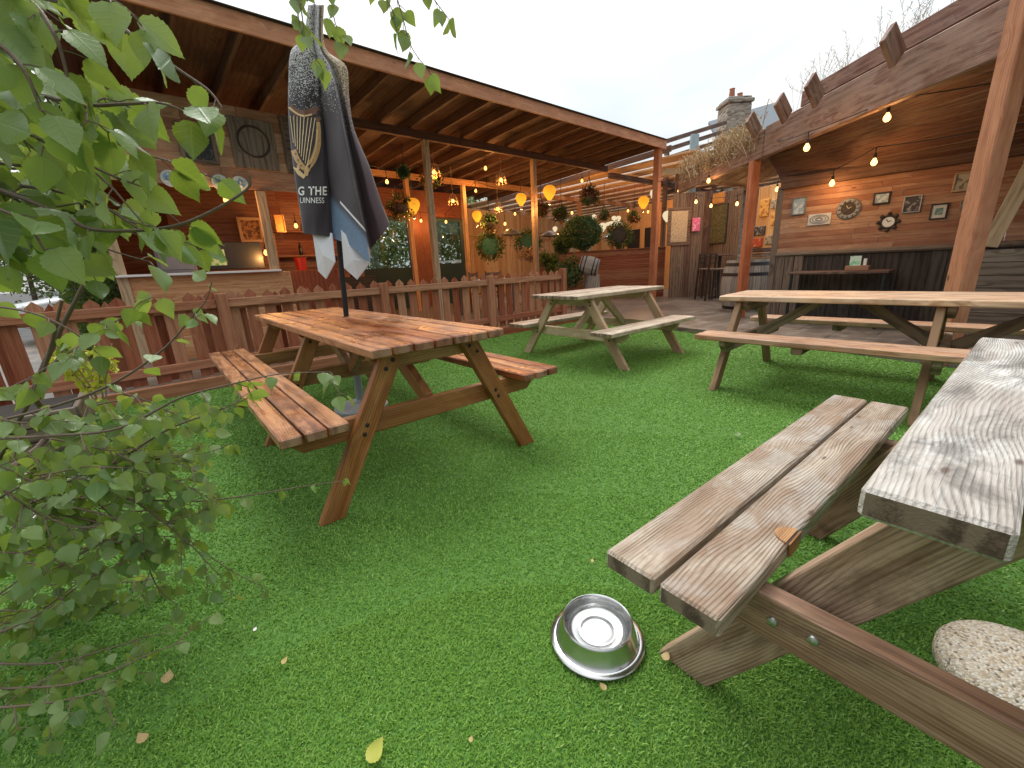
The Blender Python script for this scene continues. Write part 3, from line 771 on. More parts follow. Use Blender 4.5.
# boards, ring and badges on the hut wall
r = rect_on([(229, 118), (274, 121), (277, 171), (232, 167)], 'Y', WY)
sq = thing('ring_plaque', 'square grey wooden board carrying a dark round ring on the hut wall', 'wall plaque', ((r[0]+r[1])/2, WY-.02, (r[2]+r[3])/2))
b = MB(); b.box(((r[0]+r[1])/2, WY-.014, (r[2]+r[3])/2), (0, 0, 1), (1, 0, 0), (r[3]-r[2], r[1]-r[0], .022), .004); b.build('board', M['greyw'], sq)
b = MB(); c = V((r[0]+r[1])/2, WY-.026, (r[2]+r[3])/2+.03); R0 = (r[1]-r[0])*.34
b.tube([c+V(math.cos(a)*R0, 0, math.sin(a)*R0) for a in np.linspace(0, 2*PI, 40)], .016, 6, cap=False); b.build('ring', M['darkw'], sq)
picture('blackboard', 'small blackboard in a grey wooden frame on the hut wall beside the ring board', 'blackboard', rect_on([(176, 122), (214, 126), (218, 165), (180, 162)], 'Y', WY), 'Y', WY, M['greyw'], P_['chalk'], .05)
picture('notice_board', 'tall plain grey wooden board on the hut wall just behind the parasol', 'board', rect_on([(281, 116), (318, 121), (321, 176), (285, 173)], 'Y', WY), 'Y', WY, M['greyw'], M['greyw'], .04)
bl = [((122, 172), (.30, .50, .25), 'green and cream round badge, first in the row above the hatch'), ((140, 174.5), (.22, .48, .24), 'bright green round badge, second in the row above the hatch'),
      ((170.5, 178.5), (.30, .45, .62), 'large pale blue round badge between two green ones above the hatch'), ((196, 180), (.36, .44, .22), 'green round badge with a red centre above the hatch'),
      ((220.3, 182.5), (.34, .52, .24), 'green and yellow round badge above the hatch, beside the last blue one'), ((240, 184), (.38, .52, .66), 'last pale blue round badge, at the right end of the row above the hatch')]
for (px, py), c, lab in bl:
    p = onY(px, py, WY-.008); rr = .105
    t = thing('round_badge', lab, 'badge', p, 0, 'round badges in a row over the hatch')
    b = MB(); b.lathe([(rr, -.006), (rr, .003), (rr*.97, .006), (rr*.80, .006)], p, 28, 0, (0, -1, 0)); b.lathe([(rr*.80, .006), (0, .006)], p, 28, 1, (0, -1, 0)); 
    b.build('disc', [plain('badge_rim', (.62, .66, .60), .4), printm('badge_print', c, (.65, .70, .66), 16, .5)], t)
    b = MB()
    for k in range(3):
        a = k*2.1+px; b.ball(p+V(math.cos(a)*.035, -.008, math.sin(a)*.035), .026, 6, 0, 1)
    b.build('emblem', plain('badge_emblem', (.55, .18, .16) if 'red' in lab else (.20, .30, .45) if 'blue' in lab else (.60, .62, .20), .5), t)
# inside the hatch
IY = 8.25
r = rect_on([(152, 243), (190, 242), (197, 272), (157, 274)], 'Y', IY)
t = thing('metal_cabinet', 'light grey metal cabinet standing inside the hatch', 'cabinet', ((r[0]+r[1])/2, IY, 1.15))
b = MB(); b.box(((r[0]+r[1])/2, IY, 1.15+(r[3]-1.15)/2), (1, 0, 0), (0, 0, 1), (r[1]-r[0], r[3]-1.15, .3), .01); b.build('casing', M['grey'], t)
b = MB(); b.box(((r[0]+r[1])/2, IY-.152, 1.15+(r[3]-1.15)*.55), (1, 0, 0), (0, 0, 1), ((r[1]-r[0])*.85, (r[3]-1.15)*.7, .012), .003); b.build('door', plain('grey_door', (.27, .28, .31), .4), t)
r = rect_on([(197, 243), (262, 241), (264, 268), (199, 270)], 'Y', IY-.05)
t = thing('till_screen', 'wide black counter screen inside the hatch with a green card on it', 'screen', ((r[0]+r[1])/2, IY, 1.15))
zc = max(r[2], 1.16)
b = MB(); b.box(((r[0]+r[1])/2, IY, (zc+r[3])/2), (1, 0, 0), (0, 0, 1), (r[1]-r[0], r[3]-zc, .06), .006); b.build('panel', M['black'], t)
b = MB(); b.box(((r[0]+r[1])/2, IY, 1.165), (1, 0, 0), (0, 1, 0), (.25, .18, .02), .004); b.build('stand', M['black'], t)
q = rect_on([(207, 250), (225, 249), (226, 265), (209, 266)], 'Y', IY-.04)
b = MB(); b.box(((q[0]+q[1])/2, IY-.035, (q[2]+q[3])/2), (1, 0, 0), (0, 0, 1), (q[1]-q[0], q[3]-q[2], .006), .001); b.build('green_card', printm('green_card', (.12, .42, .10), (.55, .75, .45), 9, .5), t)
picture('framed_picture', 'amber brown framed picture hanging on the red wall inside the hatch', 'picture', rect_on([(237, 218), (261, 217), (264, 242), (240, 243)], 'Y', 9.4), 'Y', 9.4, M['huto'], P_['amber'], .05)
b = MB(); b.box((1.5, 9.5, 1.75), (1, 0, 0), (0, 0, 1), (1.6, 3.4, .03)); b.build('inner_screen', M['redwood'], HUT)
picture('framed_picture', 'small bright orange picture hanging in the passage right of the hatch post', 'picture', rect_on([(273.5, 215), (283, 214), (286, 232), (276, 233)], 'Y', 9.4), 'Y', 9.4, M['huto'], M['orangelit'], .02)
# passage behind the parasol: back bar with bottles
t = thing('back_bar', 'dark wooden back bar with shelves in the passage behind the parasol', 'bar', (3.2, 10.0, 0))
b = MB(); b.box((3.2, 10.0, .5), (1, 0, 0), (0, 0, 1), (2.3, 1.0, .5), .01); b.build('cabinet', M['darkw'], t)
for z in (1.5, 2.0):
    b = MB(); b.box((3.2, 10.3, z), (1, 0, 0), (0, 1, 0), (2.3, .2, .03), .004); b.build('shelf', M['redwood'], t)
cols = [((.02, .10, .03), 'green'), ((.20, .08, .01), 'brown'), ((.35, .30, .22), 'clear'), ((.35, .03, .02), 'red'), ((.02, .02, .02), 'black')]
for i in range(12):
    z = (1.0, 1.515, 2.015)[i % 3]; e = 2.2+i*.19; c, nm = cols[i % 5]
    b = MB(); b.lathe([(0, 0), (.036, 0), (.038, .01), (.038, .18), (.013, .235), (.013, .29), (.0, .29)], (e, 10.02 if z == 1.0 else 10.29, z), 12)
    tag(b.build('bottle', plain(nm+'_bottle', c, .15)), f'{nm} bottle on the {("bar top", "lower shelf", "upper shelf")[i%3]} of the back bar, {("far left", "left of centre", "right of centre", "far right")[i//3]}', 'bottle', 'bottles on the back bar')
p = onY(301, 264, 9.0)
b = MB(); b.lathe([(0, 0), (.085, 0), (.11, .24), (.104, .24), (.08, .015), (0, .015)], (p.x, 9.0, p.z-.12), 20); ob = b.build('bucket', M['red']); tag(ob, 'red bucket standing on the counter behind the parasol', 'bucket')
b = MB(); b.box((p.x+.1, 9.0, (p.z-.12)/2), (0, 0, 1), (1, 0, 0), (p.z-.121, 1.0, .5), .01); tag(b.build('bar_counter', M['redwood']), 'dark red serving counter behind the parasol', 'counter')

# ------------------------------------------------------------------ back wall with windows
BY = 11.6
BW = thing('window_wall', 'back wall of the shelter with large dark green framed windows', 'wall', (5, BY, 0))
rects = [rect_on([(345, 218), (407, 222), (409, 267), (350, 270)], 'Y', BY), rect_on([(435.5, 222), (459, 222), (461, 263), (438, 264)], 'Y', BY)]
zt = 3.32
ex = [2.4]
for r in rects: ex += [r[0]-.10, r[1]+.12]
eend = onY(470, 250, BY).x
for k in range(0, len(ex), 2):
    a, c = ex[k], (ex[k+1] if k+1 < len(ex) else eend)
    if c > a:
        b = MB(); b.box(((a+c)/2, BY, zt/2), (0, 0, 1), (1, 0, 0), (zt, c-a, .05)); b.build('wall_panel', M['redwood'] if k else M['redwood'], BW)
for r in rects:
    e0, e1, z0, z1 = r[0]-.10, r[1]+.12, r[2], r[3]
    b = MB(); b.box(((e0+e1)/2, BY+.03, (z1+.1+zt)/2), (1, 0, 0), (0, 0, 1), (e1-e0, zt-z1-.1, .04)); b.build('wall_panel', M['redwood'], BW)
    b = MB()
    b.box(((e0+e1)/2, BY-.01, z0/2-.06), (1, 0, 0), (0, 0, 1), (e1-e0, z0+.12-.0, .05), .004)
    b.box(((e0+e1)/2, BY-.02, z1+.05), (1, 0, 0), (0, 0, 1), (e1-e0, .10, .07), .004)
    for e, w in ((e0+.05, .10), (e1-.06, .12)): b.box((e, BY-.021, (z0+z1)/2), (0, 0, 1), (1, 0, 0), (z1-z0, w, .07), .004)
    fr = b.build('window', M['dgreen'], BW)
    b = MB(); b.box(((r[0]+r[1])/2, BY, (z0+z1)/2), (1, 0, 0), (0, 0, 1), (r[1]-r[0], z1-z0, .008), .001); b.build('pane', M['glass'], fr)
# amber board fence further back
def boards(name, label, cat, A, B, z0, z1, m, bw=.14, t=.022, part='boards', extra=None):
    A, B = V(A[0], A[1], 0), V(B[0], B[1], 0); d = (B-A); L = d.length; d.normalize(); nrm = V(-d.y, d.x, 0)
    o = thing(name, label, cat, (A+B)/2)
    b = MB(); n = round(L/bw); w = L/n
    for i in range(n):
        c = A+d*(w*(i+.5))
        b.box((c.x+nrm.x*random.uniform(-.004, .004), c.y+nrm.y*random.uniform(-.004, .004), (z0+z1)/2+random.uniform(-.004, .004)), (0, 0, 1), d, (z1-z0, w-.0004, t), .005)
    b.build(part, m, o)
    return o, A, B, d, nrm, L
A = onY(468, 250, 12.8); B = onY(600, 250, 15.5)
o, A, B, d, nrm, L = boards('board_fence', 'amber board fence at the back of the shelter beyond the dining area', 'fence', A, B, 0, 3.1, M['amberw'], .16)
b = MB(); b.bar(A+V(0, 0, 2.2)-nrm*.03, B+V(0, 0, 2.2)-nrm*.02, (0, 0, 1), .07, .05); b.build('cross_rail', M['amberw'], o)
# low reddish plank screen
A = onD(538, 280, 13.4); B = onD(664, 280, 12.4); A.z = B.z = 0
LS = thing('plank_screen', 'low red brown plank screen closing the covered dining area', 'screen wall', (A+B)/2)
b = MB(); d = (B-A)
for i in range(10):
    z = .07+.136*i; b.bar(A+V(0, 0, z), B+V(0, 0, z), (0, 0, 1), .13, .03, .004)
b.build('planks', M['redwood'], LS)
b = MB(); b.bar(A+V(0, 0, 1.375), B+V(0, 0, 1.375), d.cross(V(0, 0, 1)), .12, .035, .005); b.build('cap_rail', M['redwood'], LS)

# ------------------------------------------------------------------ second pergola beyond the shelter
PG = thing('slatted_pergola', 'open slatted pergola with orange joists beyond the shelter, sky between its slats', 'pergola', (13.5, 9, 0))
for i in range(14):
    e = 11.05+i*.88
    b = MB(); b.bar((e, 5.3, 3.52), (e, 17.0, 3.50), (1, 0, 0), .60, .05, .004); b.build('joist', M['huto'], PG)
for y, m in ((7.6, 'barnw'), (11.0, 'huto'), (14.9, 'huto')):
    b = MB(); b.bar((10.55, y, 3.36), (23.0, y, 3.36), (0, 0, 1), .14, .10, .004); b.build('beam', M[m], PG)
for e, y in ((13.4, 11.0), (16.8, 11.0), (13.0, 14.9), (16.5, 14.9), (17.9, 7.6)):
    b = MB(); b.box((e, y, 1.645), (0, 0, 1), (1, 0, 0), (3.29, .13, .13), .006); b.build('post', M['huto'], PG)
# far enclosure under the pergola
o, A, B, d, nrm, L = boards('board_fence', 'tall amber board fence with black panels as dark openings at the far end of the slatted pergola', 'fence', onD(592, 250, 20), onD(672, 250, 15.2), 0, 3.0, M['amberw'], .2)
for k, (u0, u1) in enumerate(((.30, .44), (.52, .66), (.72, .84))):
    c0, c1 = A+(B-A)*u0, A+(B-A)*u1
    b = MB(); b.bar((c0+c1)/2-nrm*.03+V(0, 0, 1.2), (c0+c1)/2-nrm*.03+V(0, 0, 2.2), d, (c1-c0).length, .03); b.build('black_opening_panel', M['black'], o)  # black sheet on the boards, painted shade of an opening

# ------------------------------------------------------------------ covered seating on the right
BD = V(math.sin(YAW), math.cos(YAW), 0)          # run of the front beam
BN = V(-BD.y, BD.x, 0)                            # towards the yard
def BP(t, z=0, off=0): return V(5.62, .23, 0)+BD*t+BN*off+V(0, 0, z)
T1e = 6.55
CS = thing('covered_seating', 'red brown lean-to over the seating on the right with festoon bulbs and projecting rafter ends', 'lean-to', (7, 2, 0))
b = MB(); b.bar(BP(-2.6, 2.71), BP(3.25, 2.71), (0, 0, 1), .43, .09, .012); b.bar(BP(3.26, 2.70), BP(T1e, 2.70), (0, 0, 1), .41, .09, .012); b.build('beam', M['beam'], CS)
b = MB(); b.bar(BP(-2.6, 3.055, -.03), BP(2.55, 3.045, -.03), (0, 0, 1), .19, .05, .008); b.build('upper_board', M['beam'], CS)
for (px, py), w in (((742, 310), .135), ((956, 356), .145)):
    k = {742: 3.52, 956: -.16}[px]
    c = BP(k, 0, .0 if px == 742 else .118)
    tp = 2.51 if px == 742 else 3.2
    b = MB(); b.box((c.x, c.y, tp/2), (0, 0, 1), BD, (tp, w, w*.95), .008); b.build('post', M['post'], CS)
for t in (-.55, .88, 1.95, 2.55, 3.25):
    b = MB(); q = BP(t, 2.72, .05)
    b.prism([q+BN*(.17-r_)+V(0, 0, z_) for r_, z_ in ((.02, .04), (-.13, .27), (-.04, .42), (.11, .19))], BD, .07, BN*.17+V(0, 0, .29)); b.build('rafter_end', M['beam'], CS, bevel=.006)
WX = 8.0
def wall_top(u): return V(WX, 2.45-u*4.2, 2.06)
b = MB(); nb = 16
for i in range(nb):
    f0, f1 = i/nb, (i+1)/nb-.007; rn = random.random()
    K = 8
    for j in range(K):
        u0, u1 = j/K, (j+1)/K
        q = []
        for u, f in ((u0, f0), (u1, f0), (u1, f1), (u0, f1)):
            a = BP(3.6-u*6.2, 2.90, -.05); c = wall_top(u); q.append(a.lerp(c, f)+V(0, 0, 0))
        off = V(i*3.1, i*1.7, 0)
        top = [p+V(0, 0, .025) for p in q]
        b.add(q+top, [(0, 1, 2, 3), (7, 6, 5, 4), (0, 4, 5, 1), (2, 6, 7, 3)], 0, False, [V(u*6, f*2.4, 0)+off for u, f in ((u0, f0), (u1, f0), (u1, f1), (u0, f1))]*2, rn)
b.build('ceiling', M['ceil'], CS)
b = MB()
for i in range(6):
    f0, f1 = i/6, (i+1)/6-.006
    a0, a1 = BP(3.6, 2.72, -.06), BP(6.5, 2.72, -.06); c0, c1 = V(WX, 2.46, 2.28), V(10.8, 4.0, 2.5)
    q = [a0.lerp(c0, f0), a1.lerp(c1, f0), a1.lerp(c1, f1), a0.lerp(c0, f1)]
    b.add(q+[p+V(0, 0, .03) for p in q], [(0, 1, 2, 3), (7, 6, 5, 4), (0, 4, 5, 1), (2, 6, 7, 3)], 0, False)
b.build('ceiling', M['deckroof'], CS)
b = MB(); b.bar((WX-.06, 2.46, 2.10), (WX-.06, -2.2, 2.10), (0, 0, 1), .17, .12, .006); b.build('wall_plate', M['deckroof'], CS)

PW = thing('plank_wall', 'brown plank wall hung with clocks and pictures above a dark wainscot', 'wall', (WX, 1.2, 0))
b = MB(); n = 13
for i in range(n):
    z0 = 1.06+i*(.96/n); h = .96/n
    cuts = [2.44, random.uniform(.9, 1.6), .0, -2.2]
    for a, c in zip(cuts, cuts[1:]): b.bar((WX+random.uniform(-.003, .003), a-.001, z0+h/2), (WX, c+.001, z0+h/2), (0, 0, 1), h-.0004, .025, .004)
b.build('planks', M['wallw'], PW)
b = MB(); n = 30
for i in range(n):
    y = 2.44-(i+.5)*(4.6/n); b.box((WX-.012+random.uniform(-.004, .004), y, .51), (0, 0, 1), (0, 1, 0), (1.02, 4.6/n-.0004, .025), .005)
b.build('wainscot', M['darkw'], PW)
b = MB(); b.bar((WX-.035, 2.44, 1.04), (WX-.035, -2.2, 1.04), (0, 1, 0) , .08, .03); b.bar((WX-.05, 2.44, 1.04), (WX-.05, -2.2, 1.04), (0, 0, 1), .035, .06, .005); b.build('ledge', M['greyw'], PW)
b = MB(); b.box((WX+.06, 2.48, 1.03), (0, 0, 1), (1, 0, 0), (2.06, .16, .09), .005); b.build('end_post', M['greyw'], PW)
for i, (y0) in enumerate((2.26, 2.38)):
    pass
# grey boards at the left end of the wainscot
b = MB()
for i in range(3): b.box((WX-.04, 2.36-i*.13, .51), (0, 0, 1), (0, 1, 0), (1.0, .12, .02), .004)
b.build('grey_boards', M['greyw'], PW)
# right-hand end beyond the big post
RW = thing('bench_alcove', 'grey plank alcove wall with a leaning brace to the right of the big post', 'alcove wall', (7.3, -.6, 0))
b = MB()
for i in range(7): b.bar((7.25, .20, .08+i*.14), (7.25, -3.0, .08+i*.14), (0, 0, 1), .134, .03, .004)
b.build('planks', M['greyw'], RW)
b = MB(); b.box((7.3, .28, 1.05), (0, 0, 1), (0, 1, 0), (2.1, .12, .1), .006); b.build('post', M['tanpost'], RW)
b = MB(); b.bar((7.27, .10, 1.02), (7.27, -.12, 2.1), (0, 1, 0), .14, .04); b.build('brace', M['tanpost'], RW)

# pictures and clocks on the plank wall
PX = WX-.014
k = .2383
def zr5(x0, y0, x1, y1, sh=0): # rectangle measured on the wall
    return rect_on([(780+x0*k, 120+y0*k), (780+x1*k, 120+(y0-sh)*k), (780+x1*k, 120+(y1-sh)*k), (780+x0*k, 120+y1*k)], 'X', PX)
picture('wall_plaque', 'blue grey plaque at the left end of the plank wall', 'plaque', zr5(52, 330, 110, 402, 8), 'X', PX, plain('blue_grey_frame', (.16, .19, .20), .6), P_['bluep'], .015)
r = zr5(118, 398, 215, 445, 10)
t = thing('oval_sign', 'white sign with a grey oval emblem low on the plank wall', 'sign', (PX, (r[0]+r[1])/2, (r[2]+r[3])/2))
b = MB(); b.box((PX-.01, (r[0]+r[1])/2, (r[2]+r[3])/2), (0, 1, 0), (0, 0, 1), (r[1]-r[0], r[3]-r[2], .015), .004); b.build('panel', plain('white_panel', (.55, .55, .53), .5), t)
b = MB(); c = V(PX-.02, (r[0]+r[1])/2, (r[2]+r[3])/2); ov = lambda s: [c+V(0, math.cos(a)*(r[1]-r[0])*.4*s, math.sin(a)*(r[3]-r[2])*.38*s) for a in np.linspace(0, 2*PI, 30)]
b.tube(ov(1), .005, 5, cap=False); b.tube(ov(.72), .004, 5, cap=False); b.tube(ov(.35), .008, 5, cap=False); b.build('emblem', plain('emblem_grey', (.20, .22, .24), .5), t)
def clock(label, px, py, rr, style):
    p = onX(px, py, PX); t = thing('wall_clock', label, 'clock', p)
    ax = (-1, 0, 0)
    b = MB()
    if style == 0:
        b.lathe([(rr, 0), (rr, .012), (rr*.9, .022), (rr*.62, .02), (rr*.6, .012)], p, 36, 0, ax)
        for i in range(12):
            a = i*PI/6; c = p+V(-.024, math.cos(a)*rr*.76, math.sin(a)*rr*.76); b.ball(c, rr*.11, 6, 0, 1)
    else:
        b.lathe([(rr*.78, 0), (rr*.78, .012), (rr*.66, .022), (rr*.54, .02), (rr*.52, .012)], p, 28, 0, ax)
        for i in range(8):
            a = i*PI/4; c = p+V(-.012, math.cos(a)*rr*.85, math.sin(a)*rr*.85); b.ball(c, rr*.2, 6, 0, .9)
    b.build('case', M['pewter'] if style == 0 else M['darkw'], t)
    b = MB(); b.lathe([(rr*.6, .010), (0, .010)] if style == 0 else [(rr*.53, .013), (0, .013)], p, 28, 0, ax); b.build('face', M['darkw'] if style == 0 else M['white'], t)
    b = MB()
    for a, l in ((1.0, .36), (2.6, .26)):
        b.bar(p+V(-.018, 0, 0), p+V(-.018, math.cos(a)*rr*l, math.sin(a)*rr*l), (0, 1, .3), .008, .003, .001)
    b.build('hands', M['cream'] if style == 0 else M['black'], t)
clock('round clock with a studded pewter rim on the plank wall', 780+288*k, 120+372*k, .145, 0)
clock('small scalloped dark clock with a white face on the plank wall', 780+455*k, 120+428*k, .125, 1)
picture('framed_picture', 'small dark wide picture on the plank wall, above the scalloped clock', 'picture', zr5(392, 308, 465, 358, 10), 'X', PX, M['darkw'], P_['bluep'], .02)
picture('framed_picture', 'black and white portrait in a silver frame on the plank wall', 'picture', zr5(517, 322, 594, 392, 8), 'X', PX, M['galv'], P_['darkp'], .012)
picture('framed_picture', 'picture with white mount and teal image on the plank wall', 'picture', zr5(630, 355, 705, 420, 8), 'X', PX, M['darkw'], plain('white_mount', (.6, .6, .56), .6), .016, inner=(.42, P_['teal']))
picture('framed_picture', 'large pale drawing in a tan frame high on the plank wall beside the big post', 'picture', zr5(728, 222, 828, 302, 8), 'X', PX, M['tanpost'], P_['tanp'], .02)
picture('framed_picture', 'little grey print on the plank wall beneath the pale drawing', 'picture', zr5(755, 338, 797, 378, 5), 'X', PX, M['wallw'], P_['greyp'], .01)
picture('framed_picture', 'tiny white label plate lowest on the plank wall beside the big post', 'picture', zr5(762, 392, 805, 412, 5), 'X', PX, M['darkw'], P_['greyp'], .006)

# side table with menu holder
tb = thing('side_table', 'dark side table against the wainscot carrying a menu holder', 'table', (7.72, 1.5, 0))
b = MB(); b.box((7.66, 1.50, .76), (0, 1, 0), (1, 0, 0), (1.15, .52, .035), .005); b.build('tabletop', M['barnw'], tb)
for y in (.97, 2.03):
    b = MB()
    for x in (7.44, 7.90): b.box((x, y, .37), (0, 0, 1), (1, 0, 0), (.74, .035, .035), .003)
    b.box((7.67, y, .10), (1, 0, 0), (0, 0, 1), (.42, .03, .03), .003)
    b.build('leg_frame', M['blackmetal'], tb)
p = onX(858, 264, 7.62)
mh = thing('menu_holder', 'small wooden caddy with a green and white menu card on the side table', 'menu holder', (7.62, p.y, .778))
b = MB(); b.box((7.62, p.y, .812), (0, 1, 0), (0, 0, 1), (.26, .066, .12), .005); b.build('caddy', M['wallw'], mh)
b = MB(); b.box((7.60, p.y+.03, .91), (0, 0, 1), (0, 1, .25), (.13, .125, .006), .001); b.build('menu_card', printm('menu_card', (.62, .78, .66), (.22, .62, .36), 9, .5), mh)
b = MB(); b.box((7.62, p.y-.075, .89), (0, 0, 1), (0, 1, 0), (.09, .035, .03), .002); b.build('white_card', M['white'], mh)

# ------------------------------------------------------------------ passage between the two structures
A = onZ(668, 298, 0); B = onZ(701, 296.5, 0)
o, A, B, d, nrm, L = boards('barn_wall', 'dark barn board wall with a framed notice at the end of the paving', 'wall', A, B, 0, 2.7, M['barnw'], .2)
def on_line(px, py, A, B, off):
    n = V(-(B-A).y, (B-A).x, 0).normalized(); n = n if n.dot(FWD) < 0 else -n
    q = A+n*off; dd = ray(px, py); tt = (q-EYE).dot(n)/dd.dot(n); return EYE+dd*tt, n
def board_on(name, label, cat, quad, A, B, fm, pm, fw=.05, off=.03, tilt=0):
    P = [on_line(x, y, A, B, off)[0] for x, y in quad]; n = on_line(0, 300, A, B, off)[1]
    d = V((B-A)).normalized(); c = sum(P, V(0, 0, 0))/4
    w = abs(((P[1]+P[2])-(P[0]+P[3])).dot(d))/2; h = abs(((P[0]+P[1])-(P[2]+P[3])).z)/2
    t = thing(name, label, cat, c)
    b = MB(); b.box(c, d, (0, 0, 1), (w, h, .03), .005); b.build('frame', fm, t)
    b = MB(); b.box(c+n*.014, d, (0, 0, 1), (w-2*fw, h-2*fw, .012), .002); b.build('print', pm, t)
    return t
nb_ = board_on('notice_sign', 'wooden framed notice with small lettering on the barn board wall', 'sign', [(668, 208), (691, 207), (690, 245), (667, 246)], A, B, M['barnw'], P_['paper'], .09)
C0, C1 = A.copy(), B.copy()
pf = thing('timber_post', 'tan timber post at the right end of the barn board wall', 'post', B)
b = MB(); b.box((B.x, B.y, 1.35), (0, 0, 1), (1, 0, 0), (2.7, .16, .16), .006); b.build('shaft', M['barnw'], pf)
board_on('pink_notice', 'pink and white notice pinned on the timber post by the passage', 'notice', [(692, 218), (700, 217.5), (700, 231), (692, 231.5)], A, B, M['pink'], P_['pinkp'], .02, .12)
A2 = onD(701, 260, 12.6); B2 = onD(737, 260, 11.4); A2.z = B2.z = 0
o, A2, B2, d2, n2, L2 = boards('inner_wall', 'deep brown board wall in the passage hung with a hop panel', 'wall', A2, B2, 0, 2.7, M['barnw'], .2)
board_on('hop_panel', 'dark panel of dried hops and corks glowing under the passage lamps', 'panel', [(702, 206), (727, 205), (727, 243), (703, 245)], A2, B2, M['darkw'], P_['bottle'], .03)
board_on('orange_board', 'orange lit board above the hop panel', 'board', [(704, 194), (725, 193), (725, 204), (704, 205)], A2, B2, M['huto'], M['orangelit'], .03)
for i, (px, lab) in enumerate(((706, 'tall dark ladder back bar stool nearest the timber post'), (717, 'tall dark ladder back bar stool beside the big barrel'))):
    c = onD(px, 290, 11.0 - i*.6); c.z = 0
    t = thing('bar_stool', lab, 'bar stool', c, 0, 'bar stools in the passage')
    for sx in (-1, 1):
        for sy in (-1, 1):
            b = MB(); b.bar(c+V(sx*.19, sy*.19, 0), c+V(sx*.15, sy*.15, .74 if sy < 0 else 1.12), (1, 0, 0), .04, .04); b.build('leg', M['darkw'], t)
    b = MB(); b.box(c+V(0, 0, .76), (1, 0, 0), (0, 1, 0), (.36, .36, .04), .01); b.build('seat', M['barnw'], t)
    b = MB()
    for z in (.92, 1.04, 1.12): b.bar(c+V(-.16, .16, z), c+V(.16, .16, z), (0, 0, 1), .05, .02)
    for z in (.25, .45): b.bar(c+V(-.17, -.17, z), c+V(.17, -.17, z), (0, 0, 1), .035, .025)
    b.build('back_rail', M['darkw'], t)
c = onD(719, 270, 11.2); 
t = thing('high_table', 'dark high table behind the big barrel', 'table', (c.x, c.y, 0))
b = MB(); b.lathe([(0, 1.06), (.32, 1.06), (.33, 1.075), (.33, 1.09), (.32, 1.10), (0, 1.10)], (c.x, c.y, 0), 28); b.build('tabletop', M['barnw'], t)
b = MB(); b.lathe([(.0, 0), (.22, 0), (.22, .03), (.04, .06), (.04, 1.06)], (c.x, c.y, 0), 20); b.build('pedestal', M['blackmetal'], t)

def barrel(name, label, c, r, h, axis=(0, 0, 1), group=None, hoop='blackmetal'):
    c = V(c); ax = V(axis).normalized()
    t = thing(name, label, 'barrel', c, 0, group)
    prof = [(0, .015), (r*.78, .015), (r*.80, 0), (r*.83, 0)] + [(r*(.83+.17*math.sin(PI*k/12)), h*k/12) for k in range(0, 13)] + [(r*.80, h), (r*.78, h-.02), (0, h-.02)]
    b = MB()
    ns = 22
    ax_, e1, e2 = frame(ax, (1, .013, .007))
    for sidx in range(ns):   # staves
        rn = random.random(); vs = []; gc = []; fs = []
        kk = [k for k in range(13)]
        for k in kk:
            rr = r*(.83+.17*math.sin(PI*k/12))
            for j, a in enumerate((sidx, sidx+.06, sidx+.94, sidx+1)):
                t_ = 2*PI*a/ns; q = rr if j in (1, 2) else rr*.985
                vs.append(c+ax_*(h*k/12)+(e1*math.cos(t_)+e2*math.sin(t_))*q); gc.append((h*k/12+sidx*2.3, a*.2, 0))
        for k in range(12):
            for j in range(3): fs.append((k*4+j, k*4+j+1, (k+1)*4+j+1, (k+1)*4+j))
        b.add(vs, fs, 0, False, gc, rn)
    b.lathe([(0, h-.025), (r*.80, h-.025), (r*.80, h), (r*.83, h)], c, 32, 0, ax); b.lathe([(r*.83, 0), (r*.80, 0), (r*.80, .025), (0, .025)], c, 32, 0, ax)
    b.build('staves', M['barrel'], t)
    for f in (.05, .24, .70, .89):
        b = MB(); q0 = r*(.83+.17*math.sin(PI*f))+.004; q1 = r*(.83+.17*math.sin(PI*(f+.06)))+.004
        b.lathe([(q0-.006, h*f), (q0, h*f), (q1, h*(f+.06)), (q1-.006, h*(f+.06))], c, 40, 0, ax); b.build('hoop', M[hoop], t)
    return t
c = onD(747, 280, 8.35); barrel('oak_barrel', 'large upright oak barrel behind the front post of the lean-to', (c.x, c.y, 0), .46, .97)
c2 = onD(764, 253, 9.0)
t = thing('wooden_crate', 'wooden crate standing on a stand behind the large oak barrel', 'crate', (c2.x, c2.y, 0))
b = MB(); b.box((c2.x, c2.y, .45), (0, 0, 1), (1, 0, 0), (.9, .3, .3), .01); b.build('stand', M['darkw'], t)
b = MB()
for i in range(3): b.box((c2.x, c2.y, .95+i*.095), BD, (0, 0, 1), (.36, .085, .30), .005)
b.build('crate_body', M['barnw'], t)
